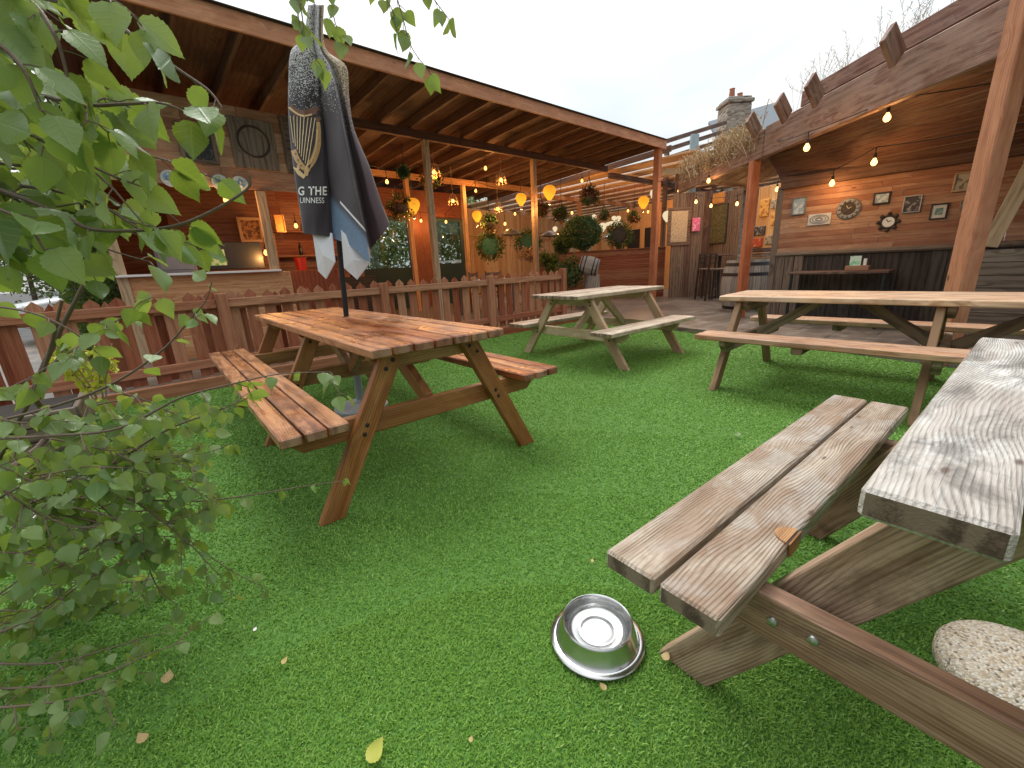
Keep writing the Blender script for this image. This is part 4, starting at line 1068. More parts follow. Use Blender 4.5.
# warm poster wall beyond the barrel
A3 = onD(752, 260, 10.9); B3 = onD(800, 260, 9.6); A3.z = B3.z = 0
o, A3, B3, d3, n3, L3 = boards('poster_wall', 'glowing amber board wall covered with old posters', 'wall', A3, B3, 0, 2.6, M['amberw'], .3)
for q, m, lab in (([(760, 200), (769, 199), (769, 216), (760, 217)], 'poster', 'tall yellow poster at the left of the amber wall'), ([(771, 200), (779, 199), (779, 208), (771, 209)], 'tanp', 'small tan picture high on the amber wall'),
                  ([(752, 227), (765, 226), (765, 235), (752, 236)], 'darkp', 'dark wide poster on the amber wall'), ([(750, 239), (762, 238), (762, 247), (750, 247.5)], 'redp', 'red poster low on the amber wall'),
                  ([(765, 236), (772, 235.5), (772, 244), (765, 245)], 'tanp', 'small brown print below the dark wide poster'), ([(771, 213), (781, 212), (781, 224), (771, 225)], 'poster', 'pale yellow sheet in the middle of the amber wall'), ([(781, 203), (788, 202), (788, 214), (781, 215)], 'brass', 'brownish print under the bulbs on the amber wall')):
    board_on('wall_poster', lab, 'poster', q, A3, B3, P_[m], P_[m], .006)
p, n = on_line(788, 228, A3, B3, .05)
b = MB(); b.lathe([(.16, 0), (.16, .03), (.13, .04), (0, .04)], p, 24, 0, n); tag(b.build('round_tray', M['black']), 'black round tray hanging at the right of the amber poster wall', 'tray')

# ------------------------------------------------------------------ bulbs, cables, lanterns
def place(px, py, zmax, far, axis='Y'):
    p = onZ(px, py, zmax)
    lim = onY(px, py, far) if axis == 'Y' else onX(px, py, far)
    return lim if (p - EYE).length > (lim - EYE).length or (p-EYE).dot(CF) < 0 else p
LAMP = {}
for _k, _e, _c in (('bulb', 13.0, (1.0, .47, .14)), ('bulbw', 5.5, (1.0, .52, .19))):
    _l = bpy.data.lights.new(_k+'_lamp', 'POINT'); _l.energy = _e; _l.color = _c; _l.shadow_soft_size = .02; LAMP[_k] = _l
def lamp_at(p, k, parent):
    o = bpy.data.objects.new('lamp_light', LAMP[k]); COL.objects.link(o); o.parent = parent; o.location = V(p)-V(parent.location)
def bulb(px, py, p, label, grp, r=.034, mat='bulb', cord=.14):
    t = thing('festoon_bulb', label, 'light bulb', p, 0, grp)
    b = MB(); b.lathe([(0, -r*1.15), (r*.5, -r), (r*.9, -r*.5), (r, 0), (r*.86, r*.55), (r*.5, r*1.15), (r*.38, r*1.5), (0, r*1.5)], p, 14); b.build('glass', M[mat], t)
    b = MB(); b.lathe([(r*.46, r*1.45), (r*.5, r*1.5), (r*.5, r*2.9), (.006, r*3.1), (.006, r*3.1+cord)], p, 10); b.build('socket', M['rope'], t)
    lamp_at(p-V(0, 0, r*1.15+.03), mat, t)
    return p + V(0, 0, r*3.1+cord)
def cable(name, label, pts, sag=.12, rad=.006):
    out = []
    for a, c in zip(pts, pts[1:]):
        n = 9
        for i in range(n):
            f = i/n; out.append(a.lerp(c, f)-V(0, 0, sag*4*f*(1-f)*min(1, (c-a).length/3)))
    out.append(pts[-1])
    b = MB(); b.tube(out, rad, 6)
    return tag(b.build(name, M['rope']), label, 'cable')
G1 = 'festoon bulbs under the long shelter'
L1 = [(387, 182, 3.12, 9.0, 'bare glowing bulb under the shelter just right of the folded parasol'), (485.5, 168.5, 3.25, 9.4, 'bare glowing bulb high under the shelter roof between its two front posts'),
      (475.7, 191, 3.1, 10.0, 'bare glowing bulb on the orange beam, below the highest bulb between the front posts'), (421, 221, 2.5, 11.2, 'glowing bulb beside the first window, left of the tan front post'),
      (446, 222, 2.5, 11.2, 'glowing bulb above the second window, right of the tan front post'), (582, 181, 3.3, 9.3, 'glowing bulb near the right edge of the shelter roof'),
      (226, 200, 2.15, 8.6, 'glowing bulb at the top of the serving hatch'), (266, 253, 1.5, 8.0, 'glowing bulb low in the corner of the serving hatch'), (296, 226, 2.2, 9.2, 'glowing bulb in the passage between hut and parasol'),
      (318, 207, 2.6, 9.6, 'glowing bulb deep in the passage partly behind the parasol'), (505, 224, 2.2, 12.0, 'small glowing bulb in front of the amber board fence')]
L1 += [(536, 226, 2.3, 13.0, 'little glowing bulb just right of the right front post, low over the fence'), (572, 213, 2.6, 13.2, 'little glowing bulb left above the topiary ball'), (628, 211, 2.7, 14.0, 'little glowing bulb under the pergola right of the two tiny pale lanterns'),
       (640, 227, 2.3, 14.0, 'little glowing bulb right of the large dark pergola wreath'), (648, 212, 2.6, 14.0, 'little glowing bulb under the yellow lantern near the corner post'), (515, 214, 2.6, 12.6, 'little glowing bulb left of the right front post below a lantern')]
tops = [bulb(x, y, place(x, y, z, far), lab, G1) for x, y, z, far, lab in L1]
cable('light_cable', 'black light cable under the front of the long shelter roof', [V(2.4, 8.2, 3.35), tops[0], tops[1], tops[5], V(10.2, 9.3, 3.42)], .05)
cable('light_cable', 'black light cable along the windows of the shelter back wall', [V(2.6, 10.2, 3.1), tops[3], tops[4], tops[2], V(9.6, 10.2, 3.25)], .06)
G2 = 'festoon bulbs in the lean-to and passage'
L2 = [(806.7, 148, 2.34, 6.5, 'bulb under the lean-to ceiling, nearest the passage side post'), (887, 118, 2.40, 6.6, 'bulb highest under the lean-to ceiling, just behind the front beam'), (874, 162.5, 2.20, 7.3, 'bulb in mid ceiling of the lean-to above the studded clock'),
      (832, 183.6, 2.0, 7.7, 'bulb close to the plank wall lighting its top boards'), (985.5, 147, 2.12, 7.3, 'bulb beside the big front post of the lean-to'),
      (777, 189.5, 2.3, 9.9, 'bulb above the amber poster wall'), (786, 199, 2.2, 10.1, 'bulb in front of the amber poster wall'), (708.6, 181, 2.45, 9.0, 'bulb under the front beam near the dried climber'),
      (679, 191, 2.6, 11.0, 'bulb beside the tall corner post of the shelter'), (675, 198.5, 2.6, 11.2, 'bulb below its neighbour beside the tall corner post'), (696, 202, 2.5, 10.8, 'bulb over the timber post of the barn board wall'),
      (711, 206, 2.35, 10.8, 'bulb at the top left of the hop panel'), (737, 204, 2.3, 10.4, 'bulb at the upper right of the hop panel')]
tops2 = [bulb(x, y, place(x, y, z, far, 'X'), lab, G2, mat='bulbw', cord=.07) for x, y, z, far, lab in L2]
cable('light_cable', 'black festoon cable strung under the lean-to ceiling', [BP(3.4, 2.75, -.1), tops2[0], tops2[1], V(6.9, -1.2, 2.55)], .05)
cable('light_cable', 'black festoon cable strung close to the plank wall', [V(7.9, 2.4, 2.2), tops2[3], tops2[2], tops2[4], V(7.6, -1.4, 2.35)], .05)
cable('light_cable', 'black festoon cable strung across the passage lamps', [V(10.2, 5.9, 2.9), tops2[8], tops2[10], tops2[11], tops2[12], tops2[5], tops2[6]], .04)
def lantern(px, py, dist, w, label, mat):
    p = onD(px, py, dist); r = w*dist/FPX/2*.94
    t = thing('balloon_lantern', label, 'lantern', p, 0, 'balloon shaped lanterns')
    b = MB(); n = 14; b.lathe([(r*.30, -r*1.12), (r*.42, -r*.9), (r*.74, -r*.5), (r*.95, 0), (r*.97, r*.3), (r*.8, r*.68), (r*.45, r*.93), (0, r)], p, 20); b.build('shade', M[mat], t)
    b = MB(); b.lathe([(0, -r*1.75), (r*.2, -r*1.75), (r*.22, -r*1.45), (0, -r*1.45)], p, 10)
    for k in range(4): b.tube([p+V(math.cos(k*PI/2)*r*.2, math.sin(k*PI/2)*r*.2, -r*1.46), p+V(math.cos(k*PI/2)*r*.3, math.sin(k*PI/2)*r*.3, -r*1.1)], .005, 4)
    b.build('basket', M['tanpost'], t)
    if mat == 'lanterny': lamp_at(p-V(0, 0, r*2.0), 'bulb', t)
    b = MB(); b.tube([p+V(0, 0, r), p+V(0, 0, max(r+.1, min(3.25, p.z+.9)-p.z))], .004, 4); b.build('cord', M['rope'], t)
for a in [(413, 205.5, 9.6, 14, 'large yellow balloon lantern left of the tan front post', 'lanterny'), (477, 216, 11.6, 10, 'yellow balloon lantern between the posts, in front of the board fence', 'lanterny'),
          (521, 199, 10.5, 11, 'yellow balloon lantern just left of the right front post', 'lanterny'), (549.5, 192, 10.5, 13, 'yellow balloon lantern just right of the right front post', 'lanterny'),
          (643.5, 202, 13.0, 11, 'yellow balloon lantern beside the tall corner post', 'lanterny'), (602.5, 227, 12.0, 8, 'white balloon lantern beside the topiary ball', 'lanternw'),
          (667.5, 216, 13.2, 10, 'pale balloon lantern right behind the tall corner post', 'lanternw'), (555, 229, 12.6, 5, 'tiny white lantern left of the topiary ball', 'lanternw'),
          (594, 217, 13.5, 5, 'tiny pale lantern just above the topiary ball', 'lanternw'), (614, 218.5, 13.4, 5, 'left one of two tiny pale lanterns under the slatted pergola', 'lanternw'), (618.5, 218.5, 13.4, 5, 'right one of two tiny pale lanterns under the slatted pergola', 'lanternw'), (655, 194, 12.4, 10, 'pinkish pale lantern touching the tall corner post at the pergola', 'lanternw')]:
    lantern(*a)
def wire_lamp(px, py, dist, label):
    p = onD(px, py, dist)
    t = thing('wire_lamp', label, 'hanging lamp', p, 0, 'wire cage lamps under the shelter')
    b = MB(); b.ball(p, .04, 8); b.build('glass', M['bulb'], t)
    b = MB()
    for k in range(10):
        a = 2*PI*k/10; q = V(math.cos(a), math.sin(a), 0)
        b.tube([p+V(0, 0, .16), p+q*.07+V(0, 0, .13), p+q*.13-V(0, 0, .08)], .005, 4)
    b.tube([p+V(math.cos(a)*.115, math.sin(a)*.115, 0) for a in np.linspace(0, 2*PI, 16)], .005, 4, cap=False)
    b.tube([p+V(0, 0, .15), p+V(0, 0, max(.2, 3.28-p.z))], .005, 4)
    b.build('cage', M['tanpost'], t); lamp_at(p-V(0, 0, .075), 'bulb', t)
wire_lamp(434, 172, 9.0, 'wire cage lamp hanging just right of the tan front post')
wire_lamp(453, 201, 10.4, 'wire cage lamp hanging between the windows and the orange beam')
wire_lamp(501, 180, 9.8, 'wire cage lamp hanging highest, between the two front posts')
wire_lamp(498, 209, 11.4, 'wire cage lamp hanging in front of the amber board fence')

# ------------------------------------------------------------------ foliage helpers
def leaf_mesh(name, P, size, mat, parent=None, upbias=.4, aspect=.62, droop=.2, axis=None):
    n = len(P); P = np.asarray(P, float)
    ax = RNG.normal(size=(n, 3)) if axis is None else np.asarray(axis, float)+RNG.normal(size=(n, 3))*.5
    ax[:, 2] -= droop; ax /= np.linalg.norm(ax, axis=1)[:, None]
    nr = RNG.normal(size=(n, 3)); nr[:, 2] += upbias; nr -= ax*(nr*ax).sum(1)[:, None]; nr /= np.linalg.norm(nr, axis=1)[:, None]
    sd = np.cross(nr, ax); s = (np.asarray(size)*RNG.uniform(.7, 1.25, n))[:, None]
    v = np.stack([P, P+ax*s*.42+sd*s*aspect*.5+nr*s*.10, P+ax*s, P+ax*s*.42-sd*s*aspect*.5+nr*s*.10], 1).reshape(-1, 3)
    i = np.arange(n)*4
    me = bpy.data.meshes.new(name); me.vertices.add(n*4)
    off = np.array(parent.location) if parent is not None else np.zeros(3)
    me.vertices.foreach_set('co', (v-off).astype(np.float32).ravel())
    me.loops.add(n*6); me.loops.foreach_set('vertex_index', np.stack([i, i+2, i+1, i, i+3, i+2], 1).ravel().astype(np.int32))
    me.polygons.add(n*2); me.polygons.foreach_set('loop_start', (np.arange(n*2)*3).astype(np.int32))
    me.update(calc_edges=True)
    a = me.attributes.new('rnd', 'FLOAT', 'POINT'); a.data.foreach_set('value', np.repeat(RNG.beta(2, 2.4, n), 4).astype(np.float32))
    me.materials.append(mat)
    o = bpy.data.objects.new(name, me); COL.objects.link(o)
    if parent is not None: o.parent = parent
    return o
def clumps(c, rad, n, k=24, spread=.32, shell=.75):
    c = np.array(c); rad = np.array(rad)
    d = RNG.normal(size=(k, 3)); d /= np.linalg.norm(d, axis=1)[:, None]
    cc = d*RNG.uniform(shell*.6, 1, (k, 1))**.6
    idx = RNG.integers(0, k, n)
    return c + (cc[idx]*.82 + RNG.normal(size=(n, 3))*spread*.55)*rad
def box_pts(a, c, n, lump=.12):
    p = RNG.uniform(0, 1, (n, 3)); f = RNG.integers(0, 3, n)
    m = RNG.random(n) < .7
    p[np.arange(n)[m], f[m]] = np.round(p[np.arange(n)[m], f[m]])
    q = np.array(a)+p*(np.array(c)-np.array(a))
    return q + RNG.normal(size=(n, 3))*lump

# topiary, shrubs and little keg by the fence end
p = onD(582, 284, 10.3); gx, gy = p.x, p.y
cz = onD(582, 233, 10.3).z
tp = thing('topiary_tree', 'clipped dark green ball tree on a thin stem beyond the fence end', 'topiary', (gx, gy, 0))
b = MB(); b.tube([(gx, gy, .3), (gx+.02, gy, .8), (gx, gy, cz)], [.022, .02, .016], 8); b.build('trunk', M['barkpale'], tp)
d = RNG.normal(size=(6500, 3)); d /= np.linalg.norm(d, axis=1)[:, None]
lump = 1+.06*np.sin(d[:, 0:1]*9)+.06*np.sin(d[:, 1:2]*8+2)+.05*np.sin(d[:, 2:3]*10)
leaf_mesh('crown', np.array([gx, gy, cz])+d*RNG.uniform(.55, 1.03, (6500, 1))**.5*np.array([.44, .44, .37])*lump, .05, M['box'], tp)
b = MB(); b.lathe([(0, 0), (.15, 0), (.21, .30), (.23, .30), (.23, .36), (.20, .36), (.19, .33), (0, .33)], (gx, gy, .006), 24); b.build('pot', M['barrel'], tp)
for px, py, D, r, lab in ((571, 272, 10.0, .34, 'low rounded dark green shrub left of the topiary stem'), (562, 243, 11.0, .30, 'smaller dark shrub to the left behind the topiary ball'), (549, 262, 11.4, .28, 'bright green shrub just above the last fence post')):
    q = onD(px, py, D)
    s = thing('shrub', lab, 'shrub', (q.x, q.y, 0), 0)
    b = MB()
    for k in range(5):
        a = k*1.3; b.tube([(q.x, q.y, 0), (q.x+math.cos(a)*.05, q.y+math.sin(a)*.05, q.z*.6), (q.x+math.cos(a)*r*.5, q.y+math.sin(a)*r*.5, q.z)], .008, 5)
    b.build('stems', M['bark'], s)
    leaf_mesh('foliage', clumps(q, (r, r, r*(1.1 if py > 250 else .8)), 1800, 16), .06, M['box' if px != 549 else 'hedge'], s)
q = onD(589, 266, 9.9); st = onD(592, 281, 9.9)
rd = FWD.cross(V(0, 0, 1)).normalized()
barrel('small_keg', 'small oak keg lying tilted on a stand beside the topiary', q-rd*.2+V(0, 0, .05), .22, .42, (rd*.93+V(0, 0, -.25)-FWD*.25), None)
stand = thing('keg_stand', 'upright grey keg used as a stand under the tilted small keg', 'stand', (st.x, st.y, 0))
b = MB(); b.lathe([(0, 0), (.17, 0), (.20, .2), (.19, .40), (.17, q.z-.2), (0, q.z-.2)], (st.x, st.y, .006), 24); b.build('body', M['barrel'], stand)

def hanging_basket(px, py, dist, r, label, red=.5):
    r *= .8
    p = onD(px, py, dist)
    t = thing('hanging_basket', label, 'hanging basket', p, 0, 'hanging flower baskets')
    b = MB(); b.lathe([(0, -r*.75), (r*.35, -r*.65), (r*.6, -r*.3), (r*.66, -.02), (r*.6, -.02)], p, 16); b.build('basket', M['bark'], t)
    b = MB()
    for k in range(3):
        a = k*2.1; b.tube([p+V(math.cos(a)*r*.6, math.sin(a)*r*.6, 0), p+V(0, 0, r*1.6)], .006, 4)
    b.tube([p+V(0, 0, r*1.6), p+V(0, 0, max(r*1.7, 3.3-p.z))], .006, 4)
    b.build('chain', M['rope'], t)
    n1 = int(900*(1-red)); n2 = 900-n1
    leaf_mesh('foliage', clumps(p+V(0, 0, -.02), (r, r, r*.85), n1, 14), .07, M['box'], t)
    leaf_mesh('flowering_foliage', clumps(p+V(0, 0, -.05), (r*1.05, r*1.05, r), n2, 12), .06, M['redleaf'], t)
hanging_basket(589, 196, 11.6, .36, 'large dark red hanging basket under the slatted pergola above the topiary')
hanging_basket(561, 213, 12.0, .27, 'dark hanging basket between the right front post and the topiary', .3)
hanging_basket(604, 214, 13.4, .22, 'small dark hanging basket just right above the topiary ball', .4)
hanging_basket(541, 208, 11.8, .24, 'dark red trailing basket hard against the right front post', .7)
hanging_basket(400, 205, 9.4, .34, 'trailing purple red basket between parasol and first lantern', .7)
hanging_basket(430, 176, 9.2, .26, 'reddish basket high beside the tan front post', .8)
hanging_basket(404, 171, 8.4, .12, 'little dark green basket under the roof right of the parasol', .0)
hanging_basket(634, 216, 13.6, .24, 'dark basket between tall corner post and the two tiny lanterns', .6)
hanging_basket(489, 222, 11.7, .30, 'dark leafy basket over the green wreath by the board fence', .2)
for px, py, D, lab in ((490, 246, 11.9, 'dark wreath with a green centre leaning by the amber board fence'), (528, 243, 12.6, 'second green wreath half hidden behind the right front post'), (619, 235, 13.0, 'large dark wreath under the pergola right of the topiary')):
    p = onD(px, py, D); t = thing('wreath', lab, 'wreath', p)
    r = .30
    an = RNG.uniform(0, 2*PI, 1100); rr = r+RNG.normal(size=1100)*.05
    cr = FWD.cross(V(0, 0, 1)).normalized()
    pts = np.array(p)+np.outer(np.cos(an)*rr, np.array(cr))+np.outer(np.sin(an)*rr, [0, 0, 1])+RNG.normal(size=(1100, 3))*.035
    leaf_mesh('ring_foliage', pts, .06, M['box'], t)
    b = MB(); b.lathe([(0, 0), (r*.8, 0), (r*.8, .02), (0, .02)], p, 20, 0, tuple(-FWD)); b.build('centre', plain('wreath_green', (.015, .10, .055), .6) if px < 600 else M['black'], t)
# dining furniture glimpsed under the shelter
def cafe_lamp(px, py, dist, label):
    p = onD(px, py, dist); t = thing('patio_heater', label, 'patio heater', (p.x, p.y, 0), 0, 'patio heaters under the pergola')
    b = MB(); b.lathe([(0, 0), (.20, 0), (.20, .05), (.03, .10), (.03, p.z), (0, p.z)], (p.x, p.y, .006), 14); b.build('pole', M['tanpost'], t)
    b = MB(); b.lathe([(.26, -.03), (.27, 0), (.20, .06), (.06, .13), (0, .14)], p, 20); b.build('hood', M['galv'], t)
for a in ((511, 234, 12.0, 'grey hooded patio heater in front of the amber board fence'), (550, 235.5, 13.0, 'grey hooded patio heater left of the topiary'), (612, 237, 13.4, 'grey hooded patio heater right of the topiary')): cafe_lamp(*a)
p = onD(613, 224, 14.0); t = thing('lit_sign_board', 'small lit white shade over a timber bar under the pergola', 'lamp', (p.x, p.y, 0))
b = MB(); b.lathe([(.30, -.03), (.22, .05), (.05, .09), (0, .09)], p, 18); b.build('shade', M['lanternw'], t)
b = MB(); b.box((p.x, p.y, p.z/2-.03), (0, 0, 1), (1, 0, 0), (p.z-.06, .22, .12), .01); b.build('pole', M['huto'], t)
def chair(px, py, dist, rz, label):
    p = onD(px, py, dist); c = V(p.x, p.y, 0); t = thing('dining_chair', label, 'chair', c, rz, 'dining chairs under the shelter')
    for sx in (-1, 1):
        for sy in (-1, 1):
            b = MB(); b.box((sx*.19, sy*.19, .225 if sy < 0 else .49), (0, 0, 1), (1, 0, 0), (.45 if sy < 0 else .98, .04, .04), .004); b.build('leg', M['barnw'], t, True)
    b = MB(); b.box((0, 0, .455), (1, 0, 0), (0, 1, 0), (.44, .44, .03), .01); b.build('seat', M['redwood'], t, True)
    b = MB()
    for z in (.62, .76, .90): b.box((0, .19, z), (1, 0, 0), (0, 0, 1), (.36, .08, .02), .004)
    b.build('backrest', M['barnw'], t, True)
chair(479, 264, 10.6, .4, 'wooden dining chair right of the second window behind the fence'); chair(493, 264, 10.9, 2.4, 'wooden dining chair further right behind the fence near the wreath')
p = onD(486, 266, 10.1); t = thing('dining_table', 'wooden dining table with white napkins behind the fence', 'table', (p.x, p.y, 0))
b = MB(); b.box((p.x, p.y, .74), (1, 0, 0), (0, 1, 0), (1.3, .7, .04), .005); b.build('tabletop', M['barnw'], t)
for sx in (-1, 1):
    for sy in (-1, 1):
        b = MB(); b.box((p.x+sx*.58, p.y+sy*.28, .36), (0, 0, 1), (1, 0, 0), (.72, .06, .06), .005); b.build('leg', M['barnw'], t)
for k in range(3):
    ob = MB(); ob.box((p.x-.4+k*.4, p.y-.1, .785), (1, .3*k, 0), (0, 1, 0), (.16, .12, .05), .012)
    tag(ob.build('napkin_box', M['white']), ('left', 'middle', 'right')[k]+' white napkin box on the dining table behind the fence', 'napkin box', 'napkin boxes')
p = onD(527, 255, 11.0); t = thing('potted_plant', 'leafy plant with pinkish flowers in a pot right of the dining table', 'potted plant', (p.x, p.y, 0))
b = MB(); b.lathe([(0, 0), (.16, 0), (.2, .8), (.18, .8), (0, .75)], (p.x, p.y, .006), 18); b.build('pot', M['clay'], t)
leaf_mesh('foliage', clumps((p.x, p.y, p.z), (.22, .22, .24), 700, 12), .06, leafmat('pinkish_foliage', [(0, (.20, .08, .05)), (.5, (.42, .20, .13)), (1, (.25, .3, .1))], (.4, .25, .2), .2, .5, False), t)

# ------------------------------------------------------------------ roof top things: dried climber, wild grass, chimney, slats
b = MB()
for k in range(230):
    t0 = random.uniform(3.35, 6.35); w = random.uniform(.2, .7)
    p0 = BP(t0, 2.90+random.uniform(-.03, .10), .05+random.uniform(-.05, .02))
    p1 = p0+BD*random.uniform(-w, w)*.5+BN*random.uniform(0, .10)+V(0, 0, random.uniform(.02, .28))
    p2 = p1+BD*random.uniform(-w, w)+BN*random.uniform(0, .08)-V(0, 0, random.uniform(.05, .42))
    b.tube([p0, p0.lerp(p1, .5)+V(0, 0, .03), p1, p1.lerp(p2, .5)+V(0, 0, .02), p2], [.006, .005, .005, .004, .002], 4)
vt = thing('dried_climber', 'straw coloured dried climber draped over the front beam of the lean-to', 'climber', BP(4.8, 2.9))
b.build('stems', M['straw'], vt)
pp = np.array([BP(random.uniform(3.35, 6.35), 2.9+random.uniform(-.25, .22), random.uniform(.0, .13)) for _ in range(700)])
leaf_mesh('dead_leaves', pp, .055, leafmat('dead_climber_leaf', [(0, (.30, .17, .09)), (.6, (.48, .33, .19)), (1, (.58, .46, .30))], (.4, .3, .2), .15, .6, False), vt)
b = MB()
for k in range(240):
    q = BP(random.uniform(-2.4, 3.0), 2.95, random.uniform(-.5, -.06)); h = random.uniform(.25, .62); a = random.uniform(0, 6.28); l = random.uniform(.05, .25)
    pts = [q, q+V(math.cos(a)*l*.3, math.sin(a)*l*.3, h*.6), q+V(math.cos(a)*l, math.sin(a)*l, h)]
    b.tube(pts, [.0022, .0018, .001], 4)
    for j in range(7):
        f = .55+.45*j/7; c = pts[1].lerp(pts[2], (f-.5)*2) if f > .5 else pts[1]
        b.tube([c, c+V(random.uniform(-.035, .035), random.uniform(-.035, .035), .03)], [.002, .0022], 3)
tag(b.build('wild_grass', M['reed']), 'thin wild grass stems growing along the lean-to roof edge', 'grass', kind='stuff')
CD = 17.0
def cpt(px, py, D=CD): return onD(px, py, D)
ct = thing('stone_cottage', 'stone cottage gable with a rubble chimney rising behind the lean-to roof', 'cottage', cpt(742, 250) - V(0, 0, cpt(742, 250).z))
pl, pr_ = cpt(728.5, 110), cpt(754, 110)
cw = (pr_-pl).length; cdir = V(BD.y, -BD.x, 0); cc = (pl+pr_)/2
rgt = FWD.cross(V(0, 0, 1)).normalized()
cc = cc+FWD*.5; ztop = cpt(740, 101).z; zlow = 3.2
b = MB(); b.box((cc.x, cc.y, (ztop+zlow)/2), (0, 0, 1), rgt, (ztop-zlow, cw*.94, cw*.9), .05); ch = b.build('chimney', M['stone'], ct)
b = MB(); b.box((cc.x, cc.y, ztop+.06), (0, 0, 1), rgt, (.12, cw*1.05, cw*1.0), .02); b.box((cc.x, cc.y, ztop+.16), (0, 0, 1), rgt, (.09, cw*.9, cw*.85), .02); b.build('chimney_cap', M['stone'], ch)
for k, dx in enumerate((-.14, .16)):
    q = cc+rgt*dx+V(0, 0, 0); b = MB(); b.lathe([(.10, ztop+.2), (.11, ztop+.24), (.085, ztop+.52-k*.16), (.10, ztop+.56-k*.16), (.07, ztop+.56-k*.16), (.07, ztop+.3)], (q.x, q.y, 0), 14); b.build('chimney_pot', M['clay'], ch)
b = MB(); b.box((cc.x+rgt.x*.6+FWD.x*.9, cc.y+rgt.y*.6+FWD.y*.9, 1.75), (0, 0, 1), rgt, (3.5, 4.2, 1.2), .02); b.build('wall', M['stone'], ct)
ra, rb_ = cpt(738, 131), cpt(768, 112)
b = MB(); e0 = cc+rgt*-.2-FWD*.55; zz = ra.z
b.prism([(e0.x, e0.y, zz-1.2), (e0.x+rgt.x*2.8, e0.y+rgt.y*2.8, zz-.6), (e0.x+rgt.x*2.8+FWD.x*2.2, e0.y+rgt.y*2.8+FWD.y*2.2, zz+1.5), (e0.x+FWD.x*2.2, e0.y+FWD.y*2.2, zz+.9)], V(0, 0, 1)-FWD*.7, .10); b.build('roof', plain('grey_slate', (.20, .23, .26), .6), ct)
# brown slats against the sky
SL = thing('slat_canopy', 'raised canopy of dark brown slats showing against the sky left of the chimney', 'canopy', onD(700, 150, 14)*1.0)
for i in range(7):
    y0 = 142+i*8.6
    A_, B_ = onD(664, y0, 13.2+i*.32), onD(726-i*.5, 122.5+i*8.4, 15.6+i*.32)
    b = MB(); b.bar(A_, B_, (0, 0, 1), .12, .06, .005); b.build('slat', M['barnw'], SL)
for px in (667, 717):
    A_ = onD(px, 150, 14.4); b = MB(); b.box((A_.x, A_.y, A_.z/2-.1), (0, 0, 1), (1, 0, 0), (A_.z+.2, .12, .12), .005); b.build('post', M['barnw'], SL)
pa = onD(679, 165, 12.9); b = MB(); b.box(pa, rgt, (0, 0, 1), (.95, .46, .25), .02); 
t = thing('pale_box', 'pale weathered box panel on the roof beside the corner post', 'roof box', pa); b.build('panel', plain('pale_blue_grey', (.50, .54, .52), .6, var=.25, vs=4), t)
b = MB(); b.box(pa-V(0, 0, pa.z/2+.1), (0, 0, 1), rgt, (pa.z-.25, .12, .12), .01); b.build('support', M['barnw'], t)
pa = onD(694, 148, 13.4); b = MB(); b.box((pa.x, pa.y, pa.z/2), (0, 0, 1), rgt, (pa.z+.35*2, .22, .12), .01); tag(b.build('blue_post', plain('faded_blue', (.30, .42, .48), .6)), 'faded blue upright board in front of the slat canopy', 'board')

# ------------------------------------------------------------------ trees, hedge and cars outside
def tree(label, x, y, h, r, n, mat, size, trunk=.12):
    t = thing('tree', label, 'tree', (x, y, 0), 0, 'trees beyond the shelter')
    b = MB(); b.tube([(x, y, 0), (x+.1, y, h*.35), (x-.05, y+.1, h*.75)], [trunk, trunk*.7, trunk*.25], 8)
    for k in range(6):
        a = k*1.1; z = h*(.3+.07*k); b.tube([(x, y, z), (x+math.cos(a)*r*.4, y+math.sin(a)*r*.4, z+h*.12), (x+math.cos(a)*r*.8, y+math.sin(a)*r*.8, z+h*.2)], [trunk*.4, trunk*.25, .015], 6)
    b.build('trunk', M['bark'], t)
    leaf_mesh('crown', clumps((x, y, h*.58), (r, r, h*.44), n, 34, .34), size, mat, t, .6)
    return t
def tr(px, D): q = onD(px, 245, D); return q.x, q.y
tree('pale green tree seen through the first green framed window', *tr(372, 17), 5.0, 2.4, 6000, M['hazetree'], .16)
tree('pale green tree seen through both green framed windows', *tr(418, 19), 5.5, 2.4, 5000, M['hazetree'], .17)
tree('pale green tree seen through the second green framed window', *tr(456, 21), 5.6, 2.2, 4500, M['hazetree'], .17)
tree('broad pale tree beyond the white car at the left edge', *tr(15, 21), 5.2, 3.4, 6500, M['hazetree'], .19)
tree('pale tree beyond the car park just left of the hedge', *tr(62, 24), 5.6, 3.0, 5000, M['hazetree'], .19)
hd = thing('hedge', 'dense green hedge left of the serving hut', 'hedge', (-.5, 9.3, 0))
b = MB()
for k in range(7):
    x = -.7+k*.07; b.tube([(x, 9.3, 0), (x+.1, 9.25, .9), (x-.05, 9.3, 1.7)], [.03, .02, .01], 6)
b.build('stems', M['bark'], hd)
leaf_mesh('foliage', box_pts((-.72, 8.5, .1), (-.22, 10.6, 2.35), 9000, .07), .085, M['hedge'], hd, .5)

